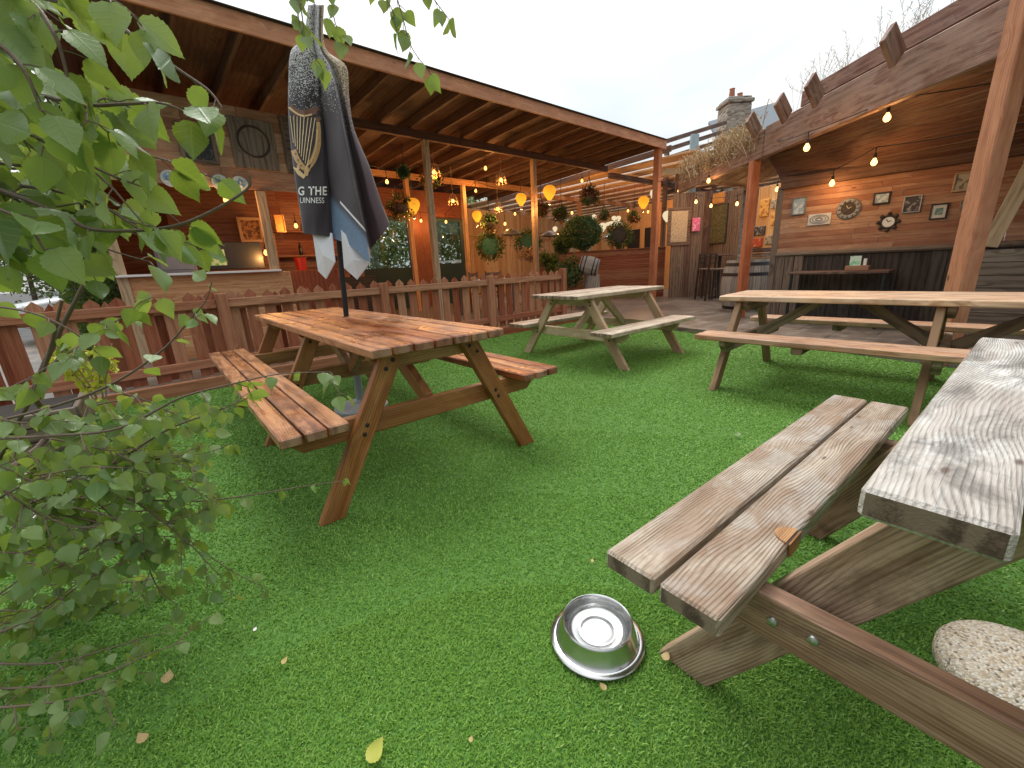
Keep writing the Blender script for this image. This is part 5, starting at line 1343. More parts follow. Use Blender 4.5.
def make_car():
    t = thing('parked_car', 'white parked car showing its nose beyond the left end of the picket fence', 'car', (0, 0, 0), 0, 'white cars parked outside')
    prof = [(-2.05, .42), (-2.08, .62), (-1.98, .78), (-1.25, .92), (-.62, 1.36), (-.1, 1.46), (.7, 1.44), (1.35, 1.22), (1.95, .98), (2.05, .70), (2.0, .36), (1.62, .28), (-1.7, .28)]
    W = .86; b = MB(); rows = []
    for f, ins in ((-1.0, .10), (-.94, .03), (-.5, 0), (.5, 0), (.94, .03), (1.0, .10)):
        row = []
        for x, z in prof:
            k = 1.0 if z < .95 else (1.0-.24*(z-.95)/.5)
            row.append(V(x*(1-ins*.3), f*W*k, z-(ins*.4 if z > .9 else 0)))
        rows.append(row)
    vs = [p for r in rows for p in r]; n = len(prof); fs = []
    for i in range(len(rows)-1):
        for j in range(n): fs.append((i*n+j, i*n+(j+1) % n, (i+1)*n+(j+1) % n, (i+1)*n+j))
    fs.append(tuple(range(n-1, -1, -1))); fs.append(tuple((len(rows)-1)*n+j for j in range(n)))
    b.add(vs, fs, 0, True); body = b.build('body', plain('white_car_paint', (.72, .74, .76), .22, var=.02), t, True, bevel=.02)
    gl = plain('dark_car_glass', (.03, .04, .05), .08)
    b = MB(); b.prism([(-1.17, 0, .95), (-.62, 0, 1.33), (-.66, 0, 1.36), (-1.24, 0, .97)], (0, 1, 0), 1.36); b.build('windscreen', gl, t, True)
    for s in (-1, 1):
        b = MB(); b.prism([(-.98, s*.835, .97), (-.52, s*.72, 1.31), (.62, s*.72, 1.34), (1.25, s*.80, 1.08), (1.2, s*.835, .97)], (0, 1, .3*s), .04); b.build('side_window', gl, t, True)
        hl = MB(); hl.prism([(-2.02, s*.45, .66), (-1.98, s*.80, .66), (-1.80, s*.83, .78), (-1.92, s*.50, .78)], (-1, s*.3, .6), .10); h = hl.build('headlight', plain('headlight_glass', (.55, .58, .62), .1), t, True)
        b = MB(); b.ball(V(-2.0, s*.64, .72), .055, 8); b.build('lens', M['black'], h, True)
        for x in (-1.32, 1.32):
            b = MB(); b.lathe([(.20, -.10), (.30, -.10), (.325, -.07), (.325, .07), (.30, .10), (.20, .10)], (x, s*.80, .325), 28, 0, (0, 1, 0)); wh = b.build('wheel', plain('tyre_rubber', (.02, .02, .02), .7), t, True)
            b = MB(); b.lathe([(0, .07), (.12, .08), (.20, .095), (.205, .06)], (x, s*.80, .325), 24, 0, (0, s, 0)); b.build('rim', M['galv'], wh, True)
            b = MB(); b.lathe([(.0, .001), (.37, .001), (.37, .012), (0, .012)], (x, s*.845, .34), 28, 0, (0, s, 0)); b.build('wheel_arch', M['black'], t, True)
    b = MB(); b.box((-2.06, 0, .52), (0, 1, 0), (0, 0, 1), (1.0, .14, .05), .01); b.build('grille', M['black'], t, True)
    return t
c1 = make_car(); q = onD(20, 300, 9.2)
_h = (-FWD*.80-rgt*.60).normalized()          # the nose points towards the yard and to the left
_c = V(q.x, q.y, 0)-_h*1.75-V(-_h.y, _h.x, 0)*-.45
c1.location = (_c.x, _c.y, -.03); c1.rotation_euler = (0, 0, math.atan2(-_h.y, -_h.x))
c2_ = copy_tree(c1); q = onD(449, 270, 18.5); c2_.location = (q.x, q.y, -.03); c2_.rotation_euler = (0, 0, .3)
c2_['label'] = 'white parked car seen through the second green framed window'

# planter and yellow shrub beside the fence
q = onZ(76, 438, 0)
pt = thing('timber_planter', 'low weathered timber planter box in the corner by the fence', 'planter', (q.x-.3, q.y+.1, 0))
b = MB()
for z in (.05, .145, .24):
    b.bar((q.x-1.2, q.y-.28, z), (q.x+.08, q.y-.28, z), (0, 0, 1), .088, .03, .004); b.bar((q.x+.08, q.y-.26, z), (q.x+.08, q.y+.45, z), (0, 0, 1), .088, .03, .004)
b.build('boards', M['greyw'], pt)
b = MB(); b.box((q.x-.55, q.y+.09, .13), (1, 0, 0), (0, 1, 0), (1.2, .68, .24), .01); b.build('soil', plain('dark_soil', (.03, .022, .015), .9, bump=.8), pt)
YX = onZ(84, 350, .70)
yp = thing('yellow_shrub', 'small shrub with lime yellow leaves growing in the corner planter', 'shrub', (YX.x, YX.y, .25))
b = MB()
for k in range(6):
    a = k*1.05; b.tube([(YX.x, YX.y, .25), (YX.x+math.cos(a)*.05, YX.y+math.sin(a)*.05, .5), (YX.x+math.cos(a)*.13, YX.y+math.sin(a)*.13, .72)], .004, 5)
b.build('stems', M['barkpale'], yp)
leaf_mesh('foliage', clumps((YX.x, YX.y, .60), (.15, .15, .17), 260, 14), .05, M['yellowleaf'], yp)
WXp = onZ(45, 480, .28)
wf = thing('flowering_plant', 'low plant with small white flowers under the birch branches', 'flowering plant', (WXp.x, WXp.y, 0))
leaf_mesh('foliage', clumps((WXp.x, WXp.y, .16), (.22, .22, .15), 500, 14), .04, M['hedge'], wf)
leaf_mesh('flowering_foliage', clumps((WXp.x, WXp.y, .24), (.2, .2, .10), 420, 12), .025, M['bloom'], wf)

# ------------------------------------------------------------------ closed parasol through the wet table
from mathutils.bvhtree import BVHTree
UX, UY = 1.172, 3.20
UD = V(UX, UY, 0).dot(FWD)
PAR = thing('closed_parasol', 'closed dark parasol with a golden harp and white lettering, standing through the wet table', 'parasol', (UX, UY, 0))
b = MB(); b.tube([(UX, UY, .40), tuple(onD(346.5, 318, UD)), tuple(onD(315.5, 6, UD-.0))], .019, 16); b.build('pole', M['blackmetal'], PAR)
b = MB(); b.lathe([(.030, .05), (.030, .52), (.026, .53), (.021, .54)], (UX, UY, 0), 20); b.build('sleeve', M['sleeve'], PAR)
b = MB(); b.lathe([(.0, 0), (.20, 0), (.205, .01), (.205, .045), (.195, .055), (.04, .07), (.035, .10), (0, .10)], (UX, UY, .004), 40)
ob = b.build('parasol_base', M['granite']); tag(ob, 'round grey granite parasol base under the wet stained table', 'parasol base')
def uplane(px, py, off): return onD(px, py, UD+off-.055)
cols = [([(308, 5), (303, 38), (291, 51), (288.3, 80), (288.5, 120), (293, 165), (299, 205), (303, 233)], .0),
        ([(311, 5), (309, 40), (304, 57), (304, 85), (305, 120), (309, 165), (314, 205), (317, 235)], -.06),
        ([(314, 5), (313, 42), (316, 62), (318, 90), (321, 120), (325, 165), (329, 205), (331, 237)], .00),
        ([(315, 5), (314, 42), (317.5, 63), (320, 90), (323, 120), (327, 165), (331, 205), (333, 238)], .035),
        ([(317, 5), (317, 44), (323, 65), (328, 92), (333, 122), (339, 166), (345, 208), (351, 246)], -.07),
        ([(319, 5), (319, 46), (329, 67), (336, 92), (342, 122), (351, 170), (360, 215), (369.5, 262)], -.12),
        ([(320, 5), (320.5, 46), (332, 67), (339.5, 92), (345.5, 122), (355, 168), (363, 210), (371, 249)], .02),
        ([(322, 5), (322.5, 47), (338, 68), (344, 95), (350, 125), (362, 168), (372, 205), (381, 236)], -.04),
        ([(324, 5), (325, 47), (346, 66), (349, 95), (354, 128), (369, 165), (380, 198), (389.5, 223)], .04),
        ([(321, 5), (322, 46), (334, 66), (338, 92), (342, 122), (354, 165), (362, 200), (366, 226)], .16),
        ([(313, 5), (312, 42), (308, 60), (309, 90), (311, 120), (318, 165), (325, 205), (330, 226)], .17)]
def cat(p0, p1, p2, p3, t):
    return .5*((2*p1)+(-p0+p2)*t+(2*p0-5*p1+4*p2-p3)*t*t+(-p0+3*p1-3*p2+p3)*t**3)
nr, nc, ncol = 8, 7, len(cols)
grid = np.zeros((ncol, 8, 3))
for ci, (pts, off) in enumerate(cols):
    for ri, (x, y) in enumerate(pts):
        k = (.22, .28, .55, .75, .85, .95, 1.0, 1.0)[ri]; grid[ci, ri] = (x, y, off*k)
R_ = []
for ci in range(ncol):
    row = []
    for ri in range(7):
        for q in range(nr):
            row.append(cat(grid[ci, max(ri-1, 0)], grid[ci, ri], grid[ci, ri+1], grid[ci, min(ri+2, 7)], q/nr))
    row.append(grid[ci, 7]); R_.append(np.array(row))
R_ = np.array(R_)
vs = []; gc = []; nrow = R_.shape[1]; total = ncol*nc
for ci in range(ncol):
    for q in range(nc):
        t_ = q/nc
        for ri in range(nrow):
            g = cat(R_[(ci-1) % ncol, ri], R_[ci, ri], R_[(ci+1) % ncol, ri], R_[(ci+2) % ncol, ri], t_)
            lin = R_[ci, ri]*(1-t_)+R_[(ci+1) % ncol, ri]*t_
            g = g*.55+lin*.45
            wr = .004*math.sin(ri*.55+ci*2.1+q*.6)*min(1, ri/20)
            vs.append(uplane(g[0], g[1], g[2]+wr)); gc.append((ci+t_, g[1]/100, g[0]/100))
fs = []
for c in range(total):
    d_ = (c+1) % total
    for ri in range(nrow-1): fs.append((c*nrow+ri, c*nrow+ri+1, d_*nrow+ri+1, d_*nrow+ri))
def cloth():
    m = new_mat('printed_parasol_cloth'); nt = m.node_tree
    gc = ATTR(nt, 'gc'); s = N(nt, 'ShaderNodeSeparateXYZ', i0=gc)
    C_, Y_, X_ = s.outputs[0], s.outputs[1], s.outputs[2]
    tc = N(nt, 'ShaderNodeTexCoord').outputs['Object']
    base = MIX(nt, SMOOTH(nt, C_, 5.6, 6.4), (.028, .020, .027), (.050, .024, .032))
    base = MIX(nt, MA(nt, 'MULTIPLY', SMOOTH(nt, C_, 2.9, 3.6), MA(nt, 'SUBTRACT', 1.0, SMOOTH(nt, C_, 5.3, 5.9))), base, (.062, .048, .060))  # sky light on the middle panel is painted in as a paler base
    dens = MA(nt, 'SUBTRACT', 1.0, SMOOTH(nt, MA(nt, 'SUBTRACT', Y_, MA(nt, 'MULTIPLY', SMOOTH(nt, C_, 4.0, 7.0), .18)), .30, 1.28))
    fine = N(nt, 'ShaderNodeTexVoronoi', Vector=tc, Scale=210.0)
    cell = N(nt, 'ShaderNodeSeparateColor', i0=fine.outputs['Color']).outputs[0]
    spk = MA(nt, 'MULTIPLY', MA(nt, 'LESS_THAN', cell, MA(nt, 'MULTIPLY', MA(nt, 'POWER', dens, 1.25), .95)), MA(nt, 'LESS_THAN', fine.outputs['Distance'], .62))
    spc = MIX(nt, SMOOTH(nt, C_, 5.5, 7.5), (.55, .53, .52), (.52, .40, .22))
    col = MIX(nt, spk, base, spc)
    ln = MA(nt, 'SUBTRACT', Y_, MA(nt, 'MULTIPLY_ADD', MA(nt, 'SUBTRACT', X_, 3.41), 1.12, 2.03))
    onb = MA(nt, 'MULTIPLY', MA(nt, 'GREATER_THAN', C_, 3.0), MA(nt, 'LESS_THAN', C_, 5.6))
    blue = MIX(nt, NOISE(nt, tc, 90, 3, .6), (.07, .13, .24), (.22, .32, .46))
    col = MIX(nt, MA(nt, 'MULTIPLY', onb, SMOOTH(nt, ln, .0, .12)), col, blue)
    st = MA(nt, 'MULTIPLY', MA(nt, 'MULTIPLY', onb, MA(nt, 'LESS_THAN', MA(nt, 'ABSOLUTE', ln), .013)), MA(nt, 'GREATER_THAN', X_, 3.40))
    col = MIX(nt, st, col, (.75, .76, .78))
    bp = N(nt, 'ShaderNodeBump', Strength=.25, Distance=.003, Height=NOISE(nt, tc, 60, 4, .6)).outputs[0]
    p = PBSDF(nt, Base_Color=col, Roughness=.55, Normal=bp); p.inputs['Sheen Weight'].default_value = .15
    OUT(nt, p.outputs[0]); return m
b = MB(); b.add(vs, fs, 0, True, gc); can = b.build('canopy', cloth(), PAR, sharp=180)
bvh = BVHTree.FromPolygons([tuple(v) for v in vs], fs)
def on_cloth(px, py, off=.004):
    d = ray(px, py).normalized()
    h = bvh.ray_cast(EYE, d, 10)
    if h[0] is None:
        return None
    n = h[1] if h[1].dot(d) < 0 else -h[1]
    return h[0]+n*off
def decal(polys, name, mat, off=.003, parent=None, maxlen=2.0):
    b = MB()
    for pl in polys:
        P = [on_cloth(x, y, off) for x, y in pl]
        if any(p is None for p in P): continue
        b.add(P, [tuple(range(len(P)))], 0, False)
    return b.build(name, mat, parent or can)
def strip(path, w0, w1=None):
    """px polyline with widths -> list of quads"""
    out = []; w1 = w1 if w1 is not None else w0
    pts = [np.array(p, float) for p in path]
    fine = []
    for a, c in zip(pts, pts[1:]):
        n = max(1, int(np.linalg.norm(c-a)/2))
        fine += [a+(c-a)*i/n for i in range(n)]
    fine.append(pts[-1]); n = len(fine); L = []
    for i, p in enumerate(fine):
        d = fine[min(i+1, n-1)]-fine[max(i-1, 0)]; d /= np.linalg.norm(d)+1e-9; nn = np.array([-d[1], d[0]])
        f = i/(n-1)
        w = (w0+(w1-w0)*f) if not callable(w0) else w0(f)
        L.append((p+nn*w/2, p-nn*w/2))
    for (a, c), (e, f) in zip(L, L[1:]): out.append([tuple(a), tuple(c), tuple(f), tuple(e)])
    return out
def gold():
    m = new_mat('gold_print'); nt = m.node_tree
    tc = N(nt, 'ShaderNodeTexCoord').outputs['Object']
    col = MIX(nt, NOISE(nt, tc, 45, 4, .6), (.30, .14, .045), (.72, .48, .22))
    OUT(nt, PBSDF(nt, Base_Color=col, Roughness=.5).outputs[0]); return m
M['gold'] = gold(); M['gold2'] = plain('pale_gold_print', (.72, .50, .26), .5); M['brownprint'] = plain('brown_print', (.17, .075, .045), .55, var=.4, vs=30)
harp = []
def wneck(f): return 4.5+3.0*math.sin(PI*min(1, f*1.1))
curve = lambda P, n=14: [tuple(cat(np.array(P[max(i-1, 0)], float), np.array(P[i], float), np.array(P[i+1], float), np.array(P[min(i+2, len(P)-1)], float), q/n)) for i in range(len(P)-1) for q in range(n)]+[P[-1]]
neck = curve([(289.5, 106), (295, 111), (303, 114), (311, 112), (317, 111), (319.5, 117), (316, 121)], 6)
col_ = curve([(318, 122), (318.5, 134), (317, 148), (313, 160), (308, 168), (306.5, 176)], 6)
sb = curve([(291.5, 139), (294, 150), (298, 160), (304, 168), (309, 172)], 6)
hp = decal(strip(neck, wneck), 'harp', M['brownprint'], .003)
decal(strip(col_, lambda f: 3.2+3.2*math.sin(PI*f)), 'harp_pillar', M['gold'], .0035)
decal(strip([(x-1.6, y) for x, y in col_[4:]], 1.6, .8), 'harp_highlight', M['gold2'], .0042)
decal(strip(curve([(289.5, 107.5), (297, 113.5), (304, 116), (312, 114.5)], 6), 1.7), 'harp_highlight', M['gold2'], .0042)
decal(strip(sb, 5.5, 5.0), 'harp_soundboard', M['gold'], .0035)
decal(strip([(293.2, 158), (296, 166), (299.5, 173), (305, 177.5)], 6.5, 3.5), 'harp_base', M['gold2'], .0026)
stg = []
for i in range(8):
    f = i/7; stg += strip([(290.5+f*24.5, 116+f*2), (294+f*13.5, 143+f*24)], .75)
decal(stg, 'harp_strings', M['gold2'], .0038)
dts = []
for x, y in ((296, 154), (298.5, 160), (301.5, 165.5), (297, 164), (300, 170), (304, 171)): dts.append([(x-.6, y-.8), (x+.6, y-.8), (x+.6, y+.8), (x-.6, y+.8)])
decal(dts, 'harp_dots', M['brownprint'], .0046)
def text_decal(txt, x0, x1, y0, y1, mat, name, bold=0.0, spacing=1.0, slope=0.0):
    cu = bpy.data.curves.new(name, 'FONT'); cu.body = txt; cu.size = 1; cu.offset = bold; cu.space_character = spacing; cu.resolution_u = 3
    o = bpy.data.objects.new(name, cu); COL.objects.link(o)
    bpy.context.view_layer.update()
    dg = bpy.context.evaluated_depsgraph_get(); me = bpy.data.meshes.new_from_object(o.evaluated_get(dg))
    bpy.data.objects.remove(o); bpy.data.curves.remove(cu)
    co = np.array([v.co[:2] for v in me.vertices]); mn, mx = co.min(0), co.max(0)
    P = [on_cloth(x0+(c[0]-mn[0])/(mx[0]-mn[0])*(x1-x0), y1-(c[1]-mn[1])/(mx[1]-mn[1])*(y1-y0)+slope*(c[0]-mn[0])/(mx[0]-mn[0]), .004) for c in co]
    b = MB(); fs_ = [tuple(p.vertices) for p in me.polygons if all(P[i] is not None for i in p.vertices)]
    P = [p if p is not None else V(UX, UY, 1.5) for p in P]
    b.add(P, fs_, 0, False); ob = b.build(name, mat, can); bpy.data.meshes.remove(me); return ob
M['print_white'] = plain('white_print', (.80, .79, .77), .55, var=.03)
text_decal('G THE', 298.6, 326.6, 186.5, 195.5, M['print_white'], 'lettering', .022, 1.12)
text_decal('UINNESS', 300.6, 324, 197.6, 203.2, M['print_white'], 'lettering', .0, 1.0)
# pale lining corners that hang below the folded canopy
M['lining'] = plain('pale_lining', (.66, .67, .72), .7, var=.08)
for poly, dof in (([(312, 230), (332, 233), (335, 262), (326, 279), (318, 271)], -.02), ([(341, 230), (368, 256), (369.5, 263), (357, 279.5), (344, 268)], -.05)):
    P = [uplane(x, y, dof+.02*math.sin(i*2.1)) for i, (x, y) in enumerate(poly)]
    c = sum(P, V(0, 0, 0))/len(P) - FWD*.03
    b = MB(); k = len(P); vs_ = [c]+P+[p+FWD*.012 for p in [c]+P]
    b.add(vs_, [(0, 1+i, 1+(i+1) % k) for i in range(k)]+[(k+1, k+2+(i+1) % k, k+2+i) for i in range(k)]+[(1+i, k+2+i, k+2+(i+1) % k, 1+(i+1) % k) for i in range(k)], 0, False)
    b.build('lining_flap', M['lining'], PAR)

# ------------------------------------------------------------------ birch in the left foreground
PT_ = [0, .03, .08, .15, .23, .31, .40, .50, .60, .70, .80, .90, 1]
PW_ = [0, .10, .21, .305, .365, .39, .385, .345, .285, .215, .14, .065, 0]
def birch_leaf(b, base, axis, normal, L, rn, curl):
    ax, sd, nr = None, None, None
    ax = V(axis).normalized(); nr = V(normal); nr = (nr-ax*nr.dot(ax)).normalized(); sd = nr.cross(ax)
    n = 20; vs = []; gc = []
    prof = [float(np.interp(i/n, PT_, PW_)) for i in range(n+1)]
    fold = random.uniform(.10, .38); bend = curl; tw = random.uniform(-.35, .35)
    for i in range(n+1):
        t = i/n; w = prof[i]*L
        c = base + ax*(L*t*(1-.12*bend*bend*t)) - nr*(L*bend*t*t*.5)
        s2 = (sd*math.cos(tw*t)+nr*math.sin(tw*t)); n2 = (nr*math.cos(tw*t)-sd*math.sin(tw*t))
        ser = (1.05 if i % 2 else .965) if 2 < i < n else 1
        for f in (-1, -.55, 0, .55, 1):
            ww = w*f*(ser if abs(f) == 1 else 1)
            back = ax*(-.035*L*abs(f)) if (i % 2 and abs(f) == 1) else V(0, 0, 0)
            vs.append(c + s2*ww + n2*(abs(ww)*fold + .02*L*math.sin(t*9+f*2+rn*20)*abs(f)) + back)
            gc.append((t, prof[i]*f, 0))
    fs = []
    for i in range(n):
        for j in range(4):
            a = i*5+j; fs.append((a, a+1, a+6, a+5))
    b.add(vs, fs, 0, True, gc, rn)

BIRCH = thing('birch_tree', 'leafy young birch leaning in from the left with drooping twigs over the grass', 'birch tree', (-1.55, .30, 0))
def P3(l):
    return [onD(x, y, d) for x, y, d in l]
def smooth(pts, n=6):
    out = []
    for i in range(len(pts)-1):
        a, p, q, c = pts[max(i-1, 0)], pts[i], pts[i+1], pts[min(i+2, len(pts)-1)]
        for k in range(n): out.append(cat(a, p, q, c, k/n))
    out.append(pts[-1]); return out
def twig(pts, r0, r1, leafn, Lr, start=.1, hang=.55, face=.55, bare=.97, sub=0, name='twig', label=None):
    path = smooth([V(p) for p in pts]); n = len(path)
    if (path[-1]-EYE).length < .85 and leafn > 6 and pts[0][2] > .95: leafn = int(leafn*1.4)
    br = MB(); br.tube(path, [r0+(r1-r0)*(i/(n-1)) for i in range(n)], 6)
    lf = MB()
    lens = [0]
    for a, c in zip(path, path[1:]): lens.append(lens[-1]+(c-a).length)
    T = lens[-1]
    def at_len(s):
        for i in range(n-1):
            if lens[i+1] >= s:
                f = (s-lens[i])/max(1e-6, lens[i+1]-lens[i]); return path[i].lerp(path[i+1], f), (path[i+1]-path[i]).normalized()
        return path[-1], (path[-1]-path[-2]).normalized()
    def leaf_at(p, d, side):
        tocam = (EYE-p).normalized()
        sd = d.cross(V(random.gauss(0, .5), random.gauss(0, .5), 1)).normalized()*side
        pd = (d*random.uniform(.2, .9) + sd*random.uniform(.5, 1.0) + V(0, 0, random.uniform(-.5, .25))).normalized()
        pl = random.uniform(.010, .022); e = p+pd*pl
        br.tube([p, p+pd*pl*.5+V(0, 0, .001), e], [.0009, .0008, .0007], 4)
        ax = (pd*(1-hang)+V(random.gauss(0, .25), random.gauss(0, .25), -hang)+V(0, 0, random.gauss(0, .15))).normalized()
        L = random.uniform(*Lr)
        nm = tocam*face*random.choice((1, 1, 1, -1)) + V(0, 0, random.uniform(.0, .7)) + V(random.gauss(0, .45), random.gauss(0, .45), random.gauss(0, .45))
        birch_leaf(lf, e, ax, nm, L, min(1, max(0, random.betavariate(2.2, 2.6))), random.uniform(-.25, .55))
    side = 1
    for k in range(leafn):
        s = T*(start+(bare-start)*(k+random.uniform(-.3, .3))/max(1, leafn-1)); s = min(max(s, 0), T)
        p, d = at_len(s); side = -side; leaf_at(p, d, side)
        if sub and random.random() < sub:      # short side shoot with its own leaves
            q = p + (d*.5+d.cross(V(0, 0, 1)).normalized()*side*random.uniform(.4, 1)+V(0, 0, random.uniform(-.7, .3))).normalized()*random.uniform(.035, .09)
            m_ = p.lerp(q, .5)+V(0, 0, .006); br.tube([p, m_, q], [.0014, .0012, .0009], 5)
            for w_, f_ in ((m_, 1), (q, -1), (q, 1)): leaf_at(w_, (q-p).normalized(), f_*side)
    if bare > .9: leaf_at(path[-1], (path[-1]-path[-2]).normalized(), 1)
    o = br.build(name, M['bark'], BIRCH)
    if lf.v: lf.build('leaves', M['birch'], o)
# stems: three rising from a common foot out of frame on the left
for pts, r in (([V(-1.55, .30, 0), V(-1.50, .33, .5)]+P3([(-150, 330, 1.0), (-160, 120, .95), (-110, -120, .9)]), .022),
               ([V(-1.55, .30, 0), V(-1.42, .45, .35)]+P3([(8, 470, 1.25), (34, 390, 1.25), (58, 335, 1.25), (80, 292, 1.22), (104, 240, 1.2)]), .012),
               ([V(-1.55, .30, 0), V(-1.45, .40, .3)]+P3([(-20, 560, 1.15), (-5, 470, 1.1), (40, 380, 1.05), (62, 300, 1.0)]), .010)):
    b = MB(); pth = smooth(pts, 7); b.tube(pth, [r*(1-.7*i/(len(pth)-1)) for i in range(len(pth))], 8)
    b.build('stem', M['bark'], BIRCH)
U = (.034, .050)
# upper twigs, close to the lens
twig(P3([(-90, -60, .74), (20, -10, .66), (100, 12, .62), (135, 38, .60), (176, 68, .60), (208, 90, .60), (222, 108, .60)]), .0034, .0012, 9, (.034, .054), .35)
twig(P3([(-90, 70, .60), (0, 86, .56), (80, 104, .55), (125, 104, .55), (160, 103, .56), (186, 112, .57)]), .003, .001, 8, (.034, .050), .1, sub=.2)
twig(P3([(-70, -40, .56), (20, -5, .52), (52, 30, .50), (66, 70, .50), (70, 96, .50)]), .003, .001, 10, U, .1, sub=.3)
twig(P3([(-80, 20, .50), (-10, 40, .47), (24, 70, .46), (40, 110, .46)]), .003, .001, 8, U, .1)
twig(P3([(-80, 120, .56), (10, 128, .52), (60, 150, .52), (104, 172, .54), (140, 186, .55)]), .003, .001, 10, (.034, .052), .05, sub=.25)
twig(P3([(-90, 160, .62), (0, 190, .60), (60, 214, .60), (96, 230, .60), (164, 228, .61), (206, 214, .62), (246, 190, .63), (250, 176, .63)]), .0034, .0014, 8, (.036, .058), .02, bare=.72)
twig(P3([(-90, 190, .70), (-10, 185, .66), (50, 190, .64), (100, 205, .64), (150, 236, .66), (176, 246, .67)]), .0032, .001, 11, (.032, .048), .05, sub=.3)
twig(P3([(-80, 250, .80), (0, 236, .76), (60, 230, .74), (110, 250, .74), (150, 262, .76)]), .003, .001, 9, (.036, .058), .0, sub=.2)
twig(P3([(-60, -90, .62), (30, -40, .58), (84, -8, .57), (120, 4, .57), (142, 26, .58)]), .003, .001, 7, (.034, .050), .1)
twig(P3([(-80, 210, .50), (-20, 205, .48), (24, 222, .48), (44, 250, .48)]), .003, .001, 7, U, .1, sub=.2)
twig(P3([(-70, 100, .72), (30, 120, .70), (90, 132, .70), (130, 150, .71), (165, 160, .72)]), .003, .001, 9, (.036, .056), .1, sub=.2)
twig(P3([(-80, 300, .90), (20, 310, .88), (70, 330, .88), (96, 352, .9)]), .003, .001, 8, (.038, .056), .1)
# lower sprays reaching over the lawn
Lw = (.034, .056)
twig(P3([(-60, 540, 1.05), (35, 501, 1.05), (101, 471, 1.05), (167, 430, 1.06), (215, 412, 1.08), (248, 398, 1.10)]), .005, .0014, 15, Lw, .05, sub=.55)
twig(P3([(-20, 520, 1.10), (73, 499, 1.10), (140, 500, 1.12), (202, 501, 1.14), (263, 493, 1.17), (305, 486, 1.2), (344, 481, 1.23)]), .004, .001, 11, (.030, .044), .2, sub=.12)
twig(P3([(-40, 440, .95), (50, 436, .95), (120, 428, .97), (180, 398, 1.0), (232, 384, 1.03), (280, 374, 1.06), (330, 372, 1.08)]), .0042, .001, 12, (.034, .05), .1, sub=.35)
twig(P3([(-40, 430, 1.0), (48, 408, 1.0), (110, 385, 1.02), (160, 352, 1.05), (188, 322, 1.07), (206, 300, 1.08), (212, 282, 1.08)]), .004, .001, 11, (.032, .05), .05, sub=.3)
twig(P3([(-60, 640, .95), (0, 632, .95), (50, 607, .96), (90, 578, .98), (130, 560, 1.0)]), .004, .001, 11, Lw, .05, sub=.4)
twig(P3([(60, 505, 1.06), (118, 520, 1.05), (140, 550, 1.04), (158, 588, 1.04), (176, 604, 1.04)]), .003, .001, 8, Lw, .1, sub=.35)
twig(P3([(-70, 690, .80), (20, 688, .79), (70, 684, .78), (115, 670, .79), (150, 654, .81), (182, 642, .83)]), .0032, .0009, 17, (.030, .042), .12, sub=.4)
twig(P3([(-60, 712, .74), (20, 706, .74), (66, 700, .74), (104, 690, .75)]), .003, .0009, 14, (.032, .044), .12, sub=.5)
twig(P3([(-60, 660, .84), (10, 664, .84), (60, 662, .85), (110, 648, .87), (140, 640, .88)]), .003, .0009, 14, (.030, .042), .12, sub=.3)
for k in range(16):     # outer edge of the lower spray
    x0, y0 = random.uniform(60, 150), random.uniform(400, 545); d0 = random.uniform(1.0, 1.2); ln = random.uniform(60, 115); sl = random.uniform(-.15, .75)
    twig(P3([(x0+ln*f, y0+ln*f*sl+10*math.sin(f*3+k), d0+.05*f) for f in (0, .35, .7, 1)]), .0026, .0009, 8, (.030, .046), .05, sub=.4)
twig(P3([(90, 480, 1.08), (140, 505, 1.07), (185, 540, 1.06), (205, 560, 1.06), (222, 578, 1.06)]), .003, .001, 9, Lw, .05, sub=.45)
for k in range(32):     # denser inner growth
    x0, y0 = random.uniform(-60, 60), random.uniform(385, 640); d0 = random.uniform(.85, 1.25)
    ln = random.uniform(80, 165); sl = random.uniform(-.4, .45)
    if y0 > 560: sl -= .35
    pts = [(x0+ln*f, y0+ln*f*sl+18*math.sin(f*3+k), d0+.05*f) for f in (0, .35, .7, 1)]
    twig(P3(pts), .003, .001, 9, Lw, .05, sub=.45)
for k in range(12):
    x0, y0 = random.uniform(-60, -10), random.uniform(-20, 215); d0 = random.uniform(.55, .85)
    ln = random.uniform(70, 150); sl = random.uniform(-.2, .6)
    pts = [(x0+ln*f, y0+ln*f*sl+14*math.sin(f*3+k), d0+.03*f) for f in (0, .35, .7, 1)]
    twig(P3(pts), .003, .001, 7, (.034, .050), .05, sub=.3)
# drooping twigs from a limb overhead
b = MB(); lim = smooth(P3([(-110, -120, .9), (60, -150, 1.05), (230, -90, 1.2), (330, -60, 1.28), (420, -50, 1.3)]), 6)
b.tube(lim, [.010-.007*i/len(lim) for i in range(len(lim))], 7); b.build('limb', M['bark'], BIRCH)
for pts, n in (([(300, -72, 1.25), (296, -20, 1.22), (302, 15, 1.2), (306, 42, 1.19), (318, 62, 1.19)], 10), ([(326, -62, 1.28), (330, -15, 1.26), (334, 18, 1.25), (342, 42, 1.24)], 7),
               ([(370, -56, 1.3), (392, -15, 1.27), (402, 15, 1.25), (412, 48, 1.24), (430, 72, 1.24)], 9), ([(400, -52, 1.3), (420, -20, 1.27), (436, 2, 1.25), (448, 18, 1.24)], 7), ([(360, -57, 1.3), (372, -20, 1.28), (390, 5, 1.26), (397, 30, 1.25)], 6),
               ([(310, -68, 1.26), (312, -30, 1.24), (298, 0, 1.23), (300, 28, 1.22)], 8)):
    twig(P3(pts), .0022, .0008, n, (.034, .050), .25, .75, .6)

